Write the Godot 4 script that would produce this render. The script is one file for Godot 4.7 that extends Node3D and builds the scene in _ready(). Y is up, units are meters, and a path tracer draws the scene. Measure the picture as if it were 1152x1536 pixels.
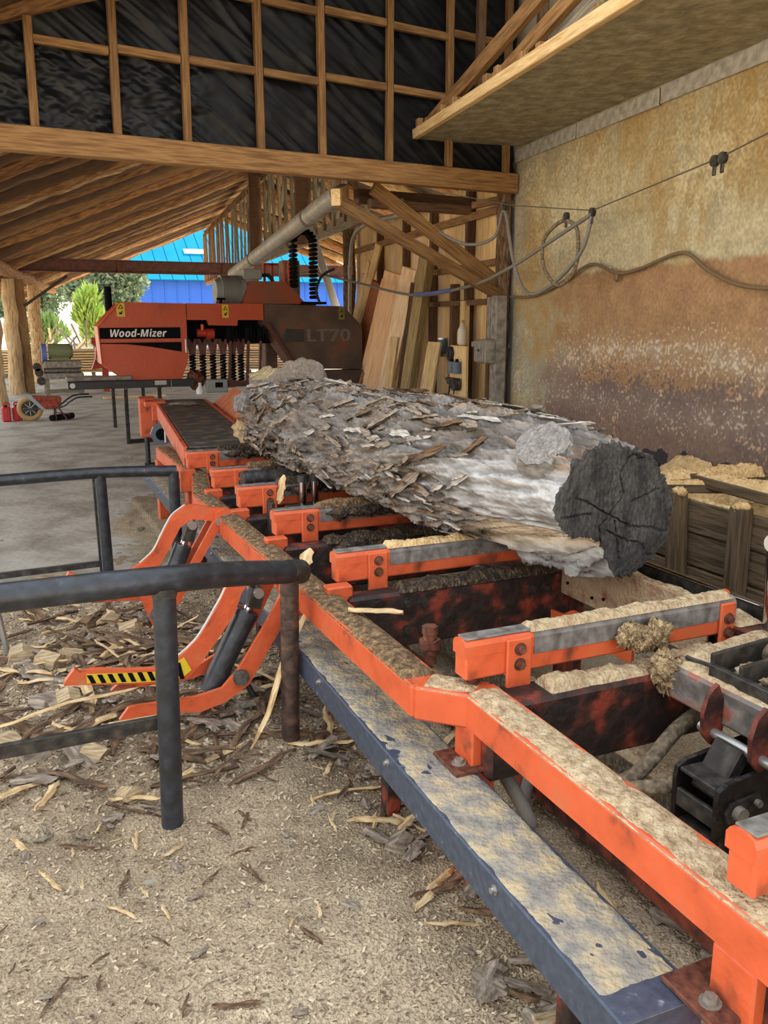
extends Node3D

# ------------------------------------------------------------------ mesh builder
class MB:
	var v := PackedVector3Array()
	var n := PackedVector3Array()
	var c := PackedColorArray()
	var uv := PackedVector2Array()
	var ix := PackedInt32Array()
	var col := Color.WHITE
	var tinted := false

	func tri(a: Vector3, b: Vector3, d: Vector3, nn: Vector3) -> void:
		var k := v.size()
		if (b - a).cross(d - a).dot(nn) > 0.0:
			var t := b
			b = d
			d = t
		v.append(a); v.append(b); v.append(d)
		n.append(nn); n.append(nn); n.append(nn)
		c.append(col); c.append(col); c.append(col)
		ix.append(k); ix.append(k + 1); ix.append(k + 2)

	func quad(a: Vector3, b: Vector3, d: Vector3, e: Vector3, nn: Vector3) -> void:
		tri(a, b, d, nn)
		tri(a, d, e, nn)

	func box(at: Vector3, size: Vector3, bev := 0.0, turn := Basis()) -> MB:
		var h := size * 0.5
		var b: float = minf(bev, minf(h.x, minf(h.y, h.z)) * 0.8)
		for i in 3:
			var j := (i + 1) % 3
			var k := (i + 2) % 3
			for s in [-1.0, 1.0]:
				var p := []
				for q in [[-1.0, -1.0], [1.0, -1.0], [1.0, 1.0], [-1.0, 1.0]]:
					var w := Vector3()
					w[i] = s * h[i]; w[j] = q[0] * (h[j] - b); w[k] = q[1] * (h[k] - b)
					p.append(at + turn * w)
				var nn := Vector3()
				nn[i] = s
				quad(p[0], p[1], p[2], p[3], turn * nn)
			if b <= 0.0:
				continue
			for s in [-1.0, 1.0]:
				for t in [-1.0, 1.0]:
					var p := []
					for q in [[0, -1.0], [0, 1.0], [1, 1.0], [1, -1.0]]:
						var w := Vector3()
						w[i] = s * (h[i] - (b if q[0] == 1 else 0.0))
						w[j] = t * (h[j] - (b if q[0] == 0 else 0.0))
						w[k] = q[1] * (h[k] - b)
						p.append(at + turn * w)
					var nn := Vector3()
					nn[i] = s; nn[j] = t
					quad(p[0], p[1], p[2], p[3], (turn * nn).normalized())
		if b > 0.0:
			for s in 8:
				var g := Vector3(1 if s & 1 else -1, 1 if s & 2 else -1, 1 if s & 4 else -1)
				var p := []
				for i in 3:
					var w := g * (h - Vector3(b, b, b))
					w[i] = g[i] * h[i]
					p.append(at + turn * w)
				tri(p[0], p[1], p[2], (turn * g).normalized())
		return self

	# box from point a to point b, w across, h upright
	func bar(a: Vector3, b: Vector3, w: float, h: float, bev := 0.003, roll := 0.0) -> MB:
		var x := (b - a).normalized()
		var up := Vector3.UP if absf(x.y) < 0.95 else Vector3.BACK
		var z := x.cross(up).normalized()
		var y := z.cross(x)
		var t := Basis(x, y, z)
		if roll != 0.0:
			t = Basis(x, roll) * t
		return box((a + b) * 0.5, Vector3(a.distance_to(b), h, w), bev, t)

	func tube(p: PackedVector3Array, r: Variant, seg := 12, cap := true) -> MB:
		var m := p.size()
		var rr := PackedFloat32Array()
		for i in m:
			rr.append(r[i] if not (r is float or r is int) else float(r))
		var side := Vector3.ZERO
		var base := v.size()
		var tang := []
		for i in m:
			var t: Vector3 = (p[mini(i + 1, m - 1)] - p[maxi(i - 1, 0)]).normalized()
			tang.append(t)
			if side == Vector3.ZERO:
				side = t.cross(Vector3.UP if absf(t.y) < 0.9 else Vector3.RIGHT).normalized()
			else:
				side = (side - t * side.dot(t)).normalized()
			var up: Vector3 = t.cross(side)
			for k in seg + 1:
				var a := TAU * k / seg
				var d: Vector3 = side * cos(a) + up * sin(a)
				v.append(p[i] + d * rr[i]); n.append(d); c.append(col)
		for i in m - 1:
			for k in seg:
				var q := base + i * (seg + 1) + k
				var q2 := q + seg + 1
				ix.append_array(PackedInt32Array([q, q + 1, q2, q + 1, q2 + 1, q2]))
		if cap:
			for e in [0, m - 1]:
				var nn: Vector3 = -tang[0] if e == 0 else tang[m - 1]
				var s: int = base + e * (seg + 1)
				for k in seg:
					tri(p[e], v[s + k], v[s + k + 1], nn)
		return self

	func cyl(a: Vector3, b: Vector3, r0: float, r1 := -1.0, seg := 16) -> MB:
		return tube(PackedVector3Array([a, b]), [r0, r0 if r1 < 0.0 else r1], seg)

	# outline in the XY plane of xf, pulled out along its Z
	func prism(poly: PackedVector2Array, depth: float, xf := Transform3D()) -> MB:
		var idx := Geometry2D.triangulate_polygon(poly)
		var h := depth * 0.5
		for k in range(0, idx.size(), 3):
			for s in [-1.0, 1.0]:
				var q := []
				for m in 3:
					var w := poly[idx[k + m]]
					q.append(xf * Vector3(w.x, w.y, s * h))
				tri(q[0], q[1], q[2], (xf.basis * Vector3(0, 0, s)).normalized())
		var area := 0.0
		for i in poly.size():
			var a := poly[i]
			var b := poly[(i + 1) % poly.size()]
			area += a.x * b.y - b.x * a.y
		for i in poly.size():
			var a := poly[i]
			var b := poly[(i + 1) % poly.size()]
			var e := (b - a)
			var nn := Vector3(e.y, -e.x, 0.0) * signf(area)
			quad(xf * Vector3(a.x, a.y, -h), xf * Vector3(b.x, b.y, -h), xf * Vector3(b.x, b.y, h), xf * Vector3(a.x, a.y, h), (xf.basis * nn).normalized())
		return self

	# profile of (radius, height) turned round the Y of xf
	func lathe(prof: PackedVector2Array, seg := 20, xf := Transform3D()) -> MB:
		for i in prof.size() - 1:
			var a := prof[i]
			var b := prof[i + 1]
			var e := b - a
			var n2 := Vector2(e.y, -e.x).normalized()
			var base := v.size()
			for k in seg + 1:
				var t := TAU * k / seg
				var d := Vector3(cos(t), 0, sin(t))
				var nn := (xf.basis * (d * n2.x + Vector3.UP * n2.y)).normalized()
				for q in [a, b]:
					v.append(xf * (d * q.x + Vector3.UP * q.y)); n.append(nn); c.append(col)
			for k in seg:
				var q := base + k * 2
				ix.append_array(PackedInt32Array([q, q + 1, q + 2, q + 1, q + 3, q + 2]))
		return self

	# sheet of nu x nv points; f(u, v) gives the point, g the colour, both run 0..1
	func sheet(nu: int, nv: int, f: Callable, g: Variant = null, flip := false, with_uv := false) -> MB:
		var base := v.size()
		var p := PackedVector3Array()
		p.resize((nu + 1) * (nv + 1))
		for i in nu + 1:
			for j in nv + 1:
				p[i * (nv + 1) + j] = f.call(float(i) / nu, float(j) / nv)
		for i in nu + 1:
			for j in nv + 1:
				var k := i * (nv + 1) + j
				var du := p[mini(i + 1, nu) * (nv + 1) + j] - p[maxi(i - 1, 0) * (nv + 1) + j]
				var dv := p[i * (nv + 1) + mini(j + 1, nv)] - p[i * (nv + 1) + maxi(j - 1, 0)]
				var nn := du.cross(dv).normalized()
				v.append(p[k]); n.append(-nn if flip else nn)
				c.append(g.call(float(i) / nu, float(j) / nv) if g != null else col)
				if with_uv:
					uv.append(Vector2(float(i) / nu, 1.0 - float(j) / nv))
		for i in nu:
			for j in nv:
				var a := base + i * (nv + 1) + j
				var b := a + nv + 1
				if flip:
					ix.append_array(PackedInt32Array([a, b, a + 1, a + 1, b, b + 1]))
				else:
					ix.append_array(PackedInt32Array([a, a + 1, b, a + 1, b + 1, b]))
		return self

	func blob(at: Vector3, r: Vector3, noise: FastNoiseLite, rough: float, seg := 12) -> MB:
		var f := func(a: float, b: float) -> Vector3:
			var th := TAU * a
			var ph := PI * b
			var d := Vector3(cos(th) * sin(ph), cos(ph), sin(th) * sin(ph))
			var k := 1.0 + rough * noise.get_noise_3dv(at * 31.0 + d * 2.0)
			return at + d * r * k
		return sheet(seg, seg / 2, f, null, false)

	func mesh() -> ArrayMesh:
		# front faces run clockwise seen from the side that the normals point to
		for k in range(0, ix.size(), 3):
			var p := v[ix[k]]
			if (v[ix[k + 1]] - p).cross(v[ix[k + 2]] - p).dot(n[ix[k]] + n[ix[k + 1]] + n[ix[k + 2]]) > 0.0:
				var t := ix[k + 1]
				ix[k + 1] = ix[k + 2]
				ix[k + 2] = t
		var a := []
		a.resize(Mesh.ARRAY_MAX)
		a[Mesh.ARRAY_VERTEX] = v
		a[Mesh.ARRAY_NORMAL] = n
		if tinted:
			a[Mesh.ARRAY_COLOR] = c
		if uv.size() == v.size():
			a[Mesh.ARRAY_TEX_UV] = uv
		a[Mesh.ARRAY_INDEX] = ix
		var m := ArrayMesh.new()
		m.add_surface_from_arrays(Mesh.PRIMITIVE_TRIANGLES, a)
		return m

# ------------------------------------------------------------------ naming and tagging
var used := {}
var M := {}
var box_cache := {}
var rng := RandomNumberGenerator.new()

func numbered(called: String) -> String:
	if not used.has(called):
		used[called] = 0
		return called
	used[called] += 1
	return "%s_%03d" % [called, used[called]]

func tag(o: Node3D, label: String, category := "", group := "", kind := "") -> Node3D:
	if label: o.set_meta("label", label)
	if category: o.set_meta("category", category)
	if group: o.set_meta("group", group)
	if kind: o.set_meta("kind", kind)
	return o

func thing(called: String, label: String, category: String, at := Vector3.ZERO, turn := 0.0, group := "") -> Node3D:
	var o := Node3D.new()
	o.name = numbered(called)
	add_child(o)
	o.position = at
	o.rotation.y = turn
	return tag(o, label, category, group)

func setting(called: String, label: String, category: String, at := Vector3.ZERO, turn := 0.0) -> Node3D:
	var o := thing(called, label, category, at, turn)
	o.set_meta("kind", "structure")
	return o

func part(parent: Node3D, called: String, mb: MB, mat: Material, label := "", kind := "") -> MeshInstance3D:
	return place(parent, called, mb.mesh(), mat, label, kind)

func place(parent: Node3D, called: String, mesh: Mesh, mat: Material, label := "", kind := "") -> MeshInstance3D:
	var o := MeshInstance3D.new()
	o.name = called
	o.mesh = mesh
	o.material_override = mat
	parent.add_child(o, true)
	if label: o.set_meta("label", label)
	if kind: o.set_meta("kind", kind)
	return o

# a top-level thing that is one mesh, built round its own origin
func single(called: String, mb: MB, mat: Material, label: String, category: String, at := Vector3.ZERO, group := "", kind := "") -> MeshInstance3D:
	var o := place(self, numbered(called), mb.mesh(), mat)
	o.position = at
	tag(o, label, category, group, kind)
	return o

# a straight timber or bar of its own with grain along its length: local X runs from a to b
func beam(parent: Node3D, called: String, a: Vector3, b: Vector3, w: float, h: float, mat: Material, roll := 0.0, bev := 0.004) -> MeshInstance3D:
	var x := (b - a).normalized()
	var up := Vector3.UP if absf(x.y) < 0.95 else Vector3.BACK
	var z := x.cross(up).normalized()
	var t := Basis(x, z.cross(x), z)
	if roll != 0.0:
		t = Basis(x, roll) * t
	var key := "%.3f %.3f %.3f %.3f" % [a.distance_to(b), h, w, bev]
	if not box_cache.has(key):
		box_cache[key] = MB.new().box(Vector3.ZERO, Vector3(a.distance_to(b), h, w), bev).mesh()
	var o := place(parent, called, box_cache[key], mat)
	o.transform = Transform3D(t, (a + b) * 0.5)
	return o

func curve(pts: Array, per := 8) -> PackedVector3Array:
	var out := PackedVector3Array()
	for i in pts.size() - 1:
		var p0: Vector3 = pts[maxi(i - 1, 0)]
		var p1: Vector3 = pts[i]
		var p2: Vector3 = pts[i + 1]
		var p3: Vector3 = pts[mini(i + 2, pts.size() - 1)]
		for k in per:
			out.append(p1.cubic_interpolate(p2, p0, p3, float(k) / per))
	out.append(pts[-1])
	return out

func circle(r: float, k := 16, at := Vector2.ZERO) -> PackedVector2Array:
	var p := PackedVector2Array()
	for i in k:
		p.append(at + Vector2(cos(TAU * i / k), sin(TAU * i / k)) * r)
	return p

func poly(a: Array) -> PackedVector2Array:
	var p := PackedVector2Array()
	for i in range(0, a.size(), 2):
		p.append(Vector2(a[i], a[i + 1]))
	return p

# ------------------------------------------------------------------ materials
func noise(seed_: int, freq: float, kind := FastNoiseLite.TYPE_SIMPLEX_SMOOTH, oct := 4) -> FastNoiseLite:
	var f := FastNoiseLite.new()
	f.seed = seed_
	f.frequency = freq
	f.noise_type = kind
	f.fractal_octaves = oct
	return f

func tex(seed_: int, freq: float, stops: Array, size := 512, oct := 5, kind := FastNoiseLite.TYPE_SIMPLEX_SMOOTH) -> NoiseTexture2D:
	var t := NoiseTexture2D.new()
	t.width = size
	t.height = size
	t.seamless = true
	t.noise = noise(seed_, freq, kind, oct)
	var g := Gradient.new()
	var o := PackedFloat32Array()
	var cs := PackedColorArray()
	for s in stops:
		o.append(s[0])
		cs.append(Color(s[1]))
	g.offsets = o
	g.colors = cs
	t.color_ramp = g
	return t

func relief(seed_: int, freq: float, strength: float, size := 512, oct := 5, kind := FastNoiseLite.TYPE_SIMPLEX_SMOOTH) -> NoiseTexture2D:
	var t := NoiseTexture2D.new()
	t.width = size
	t.height = size
	t.seamless = true
	t.as_normal_map = true
	t.bump_strength = strength
	t.noise = noise(seed_, freq, kind, oct)
	return t

func mat(called: String, color: Color, rough := 0.7, metal := 0.0, albedo: Texture2D = null, scale := Vector3.ONE, bump: Texture2D = null, depth := 1.0, world := true, tint := false) -> StandardMaterial3D:
	var m := StandardMaterial3D.new()
	m.resource_name = called
	m.albedo_color = color
	m.roughness = rough
	m.metallic = metal
	m.vertex_color_use_as_albedo = tint
	if albedo or bump:
		m.uv1_triplanar = true
		m.uv1_world_triplanar = world
		m.uv1_scale = scale
		m.uv1_triplanar_sharpness = 4.0
	if albedo:
		m.albedo_texture = albedo
	if bump:
		m.normal_enabled = true
		m.normal_texture = bump
		m.normal_scale = depth
	M[called] = m
	return m

# three cuts of one kind of wood, grain along local X
func wood(called: String, dark: String, mid: String, light: String, seed_: int, across := 5.0, rough := 0.78) -> void:
	var t := tex(seed_, 0.012, [[0.0, dark], [0.35, mid], [0.62, light], [0.8, mid], [1.0, dark]], 512, 5)
	var b: Texture2D = M["grain_relief"]
	for k in 3:
		var m := mat(called + str(k), Color.WHITE.darkened(0.06 * k), rough, 0.0, t, Vector3(0.32, across, across), b, 0.6, false)
		m.uv1_offset = Vector3(0.37 * k, 0.21 * k, 0.53 * k)

func wd(called: String) -> Material:
	return M[called + str(rng.randi() % 3)]

func make_materials() -> void:
	var fine := relief(11, 0.05, 6.0)
	var coarse := relief(12, 0.02, 10.0)
	M["grain_relief"] = relief(13, 0.03, 5.0)
	M["crumb_relief"] = relief(14, 0.09, 14.0, 512, 4, FastNoiseLite.TYPE_CELLULAR)
	wood("pine", "bf9760", "e0b97e", "efd09a", 21)
	wood("fresh", "d3a878", "e6c298", "f0d3ae", 22)
	wood("redwood", "7a3f24", "96542f", "a9663c", 23)
	wood("aged", "664626", "855f36", "9f7848", 24)
	wood("dark", "3a2818", "553a22", "6b4c2e", 25)
	wood("grey", "5d5344", "7a6f5c", "958973", 26)
	wood("bin", "40321f", "5c4a33", "77624a", 27)
	wood("polelog", "3f2613", "7a4f28", "b5854e", 28, 3.5)
	wood("polepale", "6b4c2c", "a07a4a", "cdb185", 29, 3.0)
	wood("post", "7b6146", "a88a62", "c9ac80", 30, 3.0)
	mat("orange", Color.WHITE, 0.45, 0.0, tex(31, 0.012, [[0.0, "5a2c1c"], [0.17, "98472b"], [0.3, "c8572f"], [0.55, "d65f36"], [0.78, "cd643c"], [1.0, "b98058"]]), Vector3(0.8, 0.8, 0.8), fine, 0.12)
	mat("orange_grime", Color.WHITE, 0.6, 0.0, tex(33, 0.013, [[0.0, "1c1411"], [0.45, "2a1b16"], [0.58, "4a241b"], [0.72, "7c3322"], [1.0, "964028"]]), Vector3(1.1, 1.1, 1.1), coarse, 0.4)
	mat("red_grime", Color.WHITE, 0.6, 0.0, tex(34, 0.014, [[0.0, "201614"], [0.38, "3f2019"], [0.58, "6b3020"], [1.0, "8c4029"]]), Vector3(1.3, 1.3, 1.3), coarse, 0.4)
	mat("head_orange", Color.WHITE, 0.45, 0.0, tex(35, 0.006, [[0.0, "93401f"], [0.3, "b64a26"], [0.7, "be4f2a"], [1.0, "b5542f"]]), Vector3(0.5, 0.5, 0.5), fine, 0.08)
	mat("head_dusty", Color.WHITE, 0.75, 0.0, tex(36, 0.008, [[0.0, "4a3a30"], [0.4, "58463a"], [0.7, "6a5142"], [0.9, "84462c"], [1.0, "95482a"]]), Vector3(0.5, 0.5, 0.5), fine, 0.1)
	mat("blue_paint", Color.WHITE, 0.42, 0.0, tex(37, 0.05, [[0.0, "343c4a"], [0.5, "3f4857"], [0.8, "464f5e"], [0.9, "747a82"], [1.0, "b9bcb8"]], 512, 3), Vector3(1.2, 1.2, 1.2), fine, 0.1)
	mat("sawdust", Color.WHITE, 0.95, 0.0, tex(38, 0.03, [[0.0, "8a7050"], [0.35, "ad9270"], [0.6, "bfa682"], [1.0, "d2bd9b"]]), Vector3(1.6, 1.6, 1.6), M["crumb_relief"], 0.55)
	mat("sawdust_gold", Color.WHITE, 0.95, 0.0, tex(39, 0.03, [[0.0, "b08a55"], [0.4, "cfa973"], [0.7, "dfbd88"], [1.0, "e9cfa2"]]), Vector3(1.6, 1.6, 1.6), M["crumb_relief"], 0.5)
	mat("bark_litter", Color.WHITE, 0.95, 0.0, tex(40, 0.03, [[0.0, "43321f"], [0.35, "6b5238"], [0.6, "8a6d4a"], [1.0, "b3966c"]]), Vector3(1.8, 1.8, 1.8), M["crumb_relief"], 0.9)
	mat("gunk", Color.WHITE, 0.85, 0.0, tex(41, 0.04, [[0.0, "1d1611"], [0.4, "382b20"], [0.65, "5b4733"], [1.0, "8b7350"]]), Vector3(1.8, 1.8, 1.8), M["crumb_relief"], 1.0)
	mat("concrete", Color.WHITE, 0.85, 0.0, tex(42, 0.008, [[0.0, "8c8374"], [0.35, "a59c8d"], [0.6, "b5ad9f"], [1.0, "c4bcae"]]), Vector3(0.4, 0.4, 0.4), fine, 0.2)
	mat("black_pipe", Color.WHITE, 0.38, 0.2, tex(43, 0.02, [[0.0, "2a2825"], [0.45, "33353a"], [0.8, "3d4046"], [1.0, "6a6157"]]), Vector3(1.4, 1.4, 1.4), fine, 0.1)
	mat("steel", Color.WHITE, 0.45, 0.7, tex(44, 0.02, [[0.0, "4c4844"], [0.5, "77736d"], [1.0, "96928a"]]), Vector3(1.5, 1.5, 1.5), fine, 0.15)
	mat("dark_steel", Color.WHITE, 0.55, 0.35, tex(45, 0.02, [[0.0, "211d1a"], [0.5, "3a3631"], [1.0, "5e564b"]]), Vector3(1.5, 1.5, 1.5), coarse, 0.25)
	mat("bunk_steel", Color.WHITE, 0.55, 0.3, tex(46, 0.02, [[0.0, "544b42"], [0.4, "77706a"], [0.75, "8e8a85"], [1.0, "a3917a"]]), Vector3(1.8, 1.8, 1.8), coarse, 0.2)
	mat("chrome", Color("c4c6c8"), 0.1, 1.0)
	mat("zinc", Color("b3b0aa"), 0.35, 0.8)
	mat("rust", Color.WHITE, 0.75, 0.1, tex(47, 0.03, [[0.0, "3b221a"], [0.5, "6a3a28"], [1.0, "84543c"]]), Vector3(2, 2, 2), coarse, 0.3)
	mat("rubber", Color("1c1c1c"), 0.6)
	mat("belt", Color.WHITE, 0.6, 0.0, tex(48, 0.012, [[0.0, "33312f"], [0.5, "484540"], [0.66, "655949"], [1.0, "94805c"]]), Vector3(0.9, 0.9, 0.9), fine, 0.2)
	mat("black_sheet", Color.WHITE, 0.42, 0.0, tex(49, 0.01, [[0.0, "0d0f11"], [0.6, "15171a"], [1.0, "2b2925"]]), Vector3(0.6, 0.6, 0.6), relief(50, 0.012, 4.0, 512, 3), 0.3)
	mat("soffit", Color.WHITE, 0.9, 0.0, tex(51, 0.02, [[0.0, "6f664c"], [0.4, "887c5f"], [0.7, "9a8e71"], [1.0, "aca284"]]), Vector3(0.7, 0.7, 0.7), fine, 0.3)
	mat("flashing", Color.WHITE, 0.5, 0.3, tex(52, 0.02, [[0.0, "8f8a80"], [0.5, "b3afa5"], [1.0, "cfccc2"]]), Vector3(1, 1, 1), coarse, 0.3)
	mat("grey_steel", Color.WHITE, 0.7, 0.2, tex(53, 0.02, [[0.0, "635a50"], [0.5, "857c70"], [1.0, "a0988a"]]), Vector3(1, 1, 1), fine, 0.2)
	mat("brown_steel", Color.WHITE, 0.6, 0.0, tex(54, 0.02, [[0.0, "43251c"], [0.5, "5a3226"], [1.0, "6b4133"]]), Vector3(0.6, 0.6, 0.6), fine, 0.2)
	mat("pvc", Color.WHITE, 0.5, 0.0, tex(55, 0.015, [[0.0, "8c8880"], [0.5, "a29e96"], [1.0, "b3b0a8"]]), Vector3(0.7, 0.7, 0.7))
	mat("hose_grey", Color("77726a"), 0.55)
	mat("hose_dust", Color.WHITE, 0.9, 0.0, tex(56, 0.04, [[0.0, "3c332a"], [0.4, "675846"], [1.0, "a39070"]]), Vector3(2, 2, 2), coarse, 0.5)
	mat("cable_brown", Color("6f5a40"), 0.8)
	mat("wire", Color("6d665c"), 0.5, 0.5)
	mat("black", Color("101113"), 0.75)
	M["black"].metallic_specular = 0.2
	mat("white_print", Color("e6e4df"), 0.5)
	mat("grey_print", Color("746a60"), 0.6)
	mat("yellow", Color("d8b92c"), 0.5)
	mat("tape_yellow", Color("dcc02a"), 0.5)
	mat("motor_grey", Color("8f938e"), 0.5)
	mat("motor_green", Color("6f7350"), 0.5)
	mat("red_can", Color("b52a2c"), 0.45)
	mat("tyre_tan", Color("b08f62"), 0.85)
	mat("pale_tin", Color("9aa2a3"), 0.4, 0.6)
	mat("roof_turquoise", Color.WHITE, 0.6, 0.0, tex(57, 0.01, [[0.0, "0d7799"], [1.0, "1384a8"]]), Vector3(0.1, 0.1, 0.1))
	M["roof_turquoise"].metallic_specular = 0.1
	M["roof_turquoise"].roughness = 0.95
	mat("blue_wall", Color("1c62cc"), 0.5)
	mat("leaf", Color.WHITE, 0.7, 0.0, null, Vector3.ONE, null, 1.0, true, true)
	M["leaf"].backlight_enabled = true
	M["leaf"].backlight = Color(0.2, 0.25, 0.1)
	mat("trunk", Color("5d4a38"), 0.9)
	mat("plywood_dark", Color.WHITE, 0.85, 0.0, tex(58, 0.01, [[0.0, "332519"], [0.5, "4a3726"], [1.0, "5c4632"]]), Vector3(0.5, 0.5, 0.5), fine, 0.2)
	mat("log_skin", Color.WHITE, 0.85, 0.0, tex(59, 0.035, [[0.0, "a09a94"], [0.4, "d6d2cd"], [0.6, "ffffff"], [1.0, "e3ddd6"]]), Vector3(1.2, 1.2, 0.35), M["grain_relief"], 0.8, true, true)
	mat("log_end", Color.WHITE, 0.8, 0.0, tex(60, 0.05, [[0.0, "8d8a87"], [0.5, "d5d2cf"], [1.0, "ffffff"]], 512, 4), Vector3(2.5, 1.2, 2.5), fine, 0.5, true, true)
	mat("tinted", Color.WHITE, 0.9, 0.0, null, Vector3.ONE, null, 1.0, true, true)
	mat("bark", Color.WHITE, 0.95, 0.0, tex(61, 0.02, [[0.0, "35261a"], [0.4, "5d4531"], [0.7, "7d6145"], [1.0, "97795a"]]), Vector3(0.8, 4.0, 4.0), M["grain_relief"], 0.9, false)
	mat("splinter", Color.WHITE, 0.9, 0.0, tex(62, 0.02, [[0.0, "97744a"], [0.4, "bf9c6c"], [0.7, "d6b98c"], [1.0, "e4d0aa"]]), Vector3(0.8, 5.0, 5.0), M["grain_relief"], 0.7, false)
	mat("greybark", Color.WHITE, 0.95, 0.0, tex(63, 0.02, [[0.0, "55493e"], [0.4, "7b6c5d"], [0.7, "9b8c7a"], [1.0, "b3a491"]]), Vector3(0.8, 4.0, 4.0), M["grain_relief"], 0.9, false)
	for k in 3:
		M["post%d" % k].uv1_scale = Vector3(3.0, 0.32, 3.0)
	for pair in [["bark_up", "bark"], ["pole_up", "polepale0"]]:
		M[pair[0]] = M[pair[1]].duplicate()
		M[pair[0]].uv1_scale = Vector3(4.0, 0.8, 4.0)
	M["pole_along"] = M["polelog1"].duplicate()
	M["pole_along"].uv1_scale = Vector3(3.0, 3.0, 0.32)
	mat("greybark_pale", Color.WHITE, 0.95, 0.0, tex(75, 0.02, [[0.0, "7d7369"], [0.4, "a49b90"], [0.7, "c2bab0"], [1.0, "d6d0c8"]]), Vector3(0.8, 4.0, 4.0), M["grain_relief"], 0.9, false)
	mat("dusty_plate", Color.WHITE, 0.85, 0.0, tex(64, 0.02, [[0.0, "8a3a24"], [0.22, "8f6a50"], [0.4, "9c8164"], [1.0, "b09775"]]), Vector3(1.2, 1.2, 1.2), M["crumb_relief"], 0.3)
	mat("rusty_pipe", Color.WHITE, 0.5, 0.1, tex(65, 0.02, [[0.0, "2a2422"], [0.45, "3f302a"], [0.75, "5a4336"], [1.0, "77553f"]]), Vector3(1.4, 1.4, 1.4), fine, 0.2)
	mat("motor_blue", Color("66717e"), 0.5)
	mat("dusty_orange", Color.WHITE, 0.7, 0.0, tex(66, 0.012, [[0.0, "b9512c"], [0.4, "c8683f"], [0.7, "c98763"], [1.0, "c9a27c"]]), Vector3(0.9, 0.9, 0.9), fine, 0.15)
	mat("head_band", Color("3d3732"), 0.7)
	mat("label_dull", Color("8a7b3a"), 0.7)
	mat("head_dusty2", Color.WHITE, 0.65, 0.0, tex(67, 0.008, [[0.0, "6e4a38"], [0.4, "84503a"], [0.75, "9a4a2c"], [1.0, "ae4a28"]]), Vector3(0.5, 0.5, 0.5), fine, 0.1)
	mat("red_paint", Color("b23522"), 0.45)
	mat("black_paint", Color.WHITE, 0.4, 0.0, tex(68, 0.01, [[0.0, "1a1b1d"], [0.6, "26272a"], [1.0, "4a4743"]]), Vector3(0.8, 0.8, 0.8))
	mat("turner_tube", Color.WHITE, 0.6, 0.1, tex(69, 0.012, [[0.0, "45403c"], [0.4, "6d655e"], [0.6, "837a72"], [0.78, "9a5a48"], [1.0, "b5523a"]]), Vector3(1.3, 1.3, 1.3), coarse, 0.25)
	mat("black_grease", Color.WHITE, 0.45, 0.2, tex(72, 0.02, [[0.0, "12100f"], [0.6, "1f1a18"], [1.0, "3d332c"]]), Vector3(1.5, 1.5, 1.5), coarse, 0.3)
	mat("capacitor", Color("55606a"), 0.5)
	mat("bottle", Color("cdbfa4"), 0.5)
	mat("wood_cap", Color("b58a50"), 0.6)
	mat("blue_sleeve", Color("5866a0"), 0.5)
	M["pinkish"] = M["fresh0"].duplicate()
	M["pinkish"].albedo_color = Color("fff0e4")
	M["greyed_pine"] = M["grey1"].duplicate()
	M["greyed_pine"].albedo_texture = tex(73, 0.012, [[0.0, "6f5c3a"], [0.35, "927b50"], [0.62, "ab9363"], [0.8, "92794f"], [1.0, "6f5c3a"]])
	mat("wheelbarrow_red", Color.WHITE, 0.6, 0.1, tex(74, 0.015, [[0.0, "43261c"], [0.35, "7a3322"], [0.6, "a33d24"], [1.0, "b04a2c"]]), Vector3(1.5, 1.5, 1.5))
	mat("channel_dust", Color.WHITE, 0.95, 0.0, tex(76, 0.02, [[0.0, "77756f"], [0.4, "979082"], [0.62, "ada083"], [1.0, "c9b188"]]), Vector3(1.2, 1.2, 1.2), M["crumb_relief"], 0.3)
	M["black_sheet"].metallic_specular = 0.35
	mat("cake_tan", Color.WHITE, 0.95, 0.0, tex(77, 0.04, [[0.0, "5d4c36"], [0.4, "967d5a"], [0.65, "b59a72"], [1.0, "c9b189"]]), Vector3(1.8, 1.8, 1.8), M["crumb_relief"], 1.0)
	mat("old_split", Color.WHITE, 0.9, 0.0, tex(78, 0.02, [[0.0, "7d6548"], [0.4, "a58c68"], [0.7, "bda785"], [1.0, "cdbb9c"]]), Vector3(0.8, 5.0, 5.0), M["grain_relief"], 0.9, false)

# ------------------------------------------------------------------ the scene
const CORNER := Vector3(4.025, 0.0, -6.44)      # where the stained wall meets the gable
const WALL_TURN := -0.1293                     # the stained wall and the boarded wall run along this frame's Z
const GABLE_TURN := 0.0873
const EAVE := Vector3(0.06, 0.0, -17.65)        # a post under the eave of the pole roof
const ROOF_TURN := -0.1253

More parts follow.
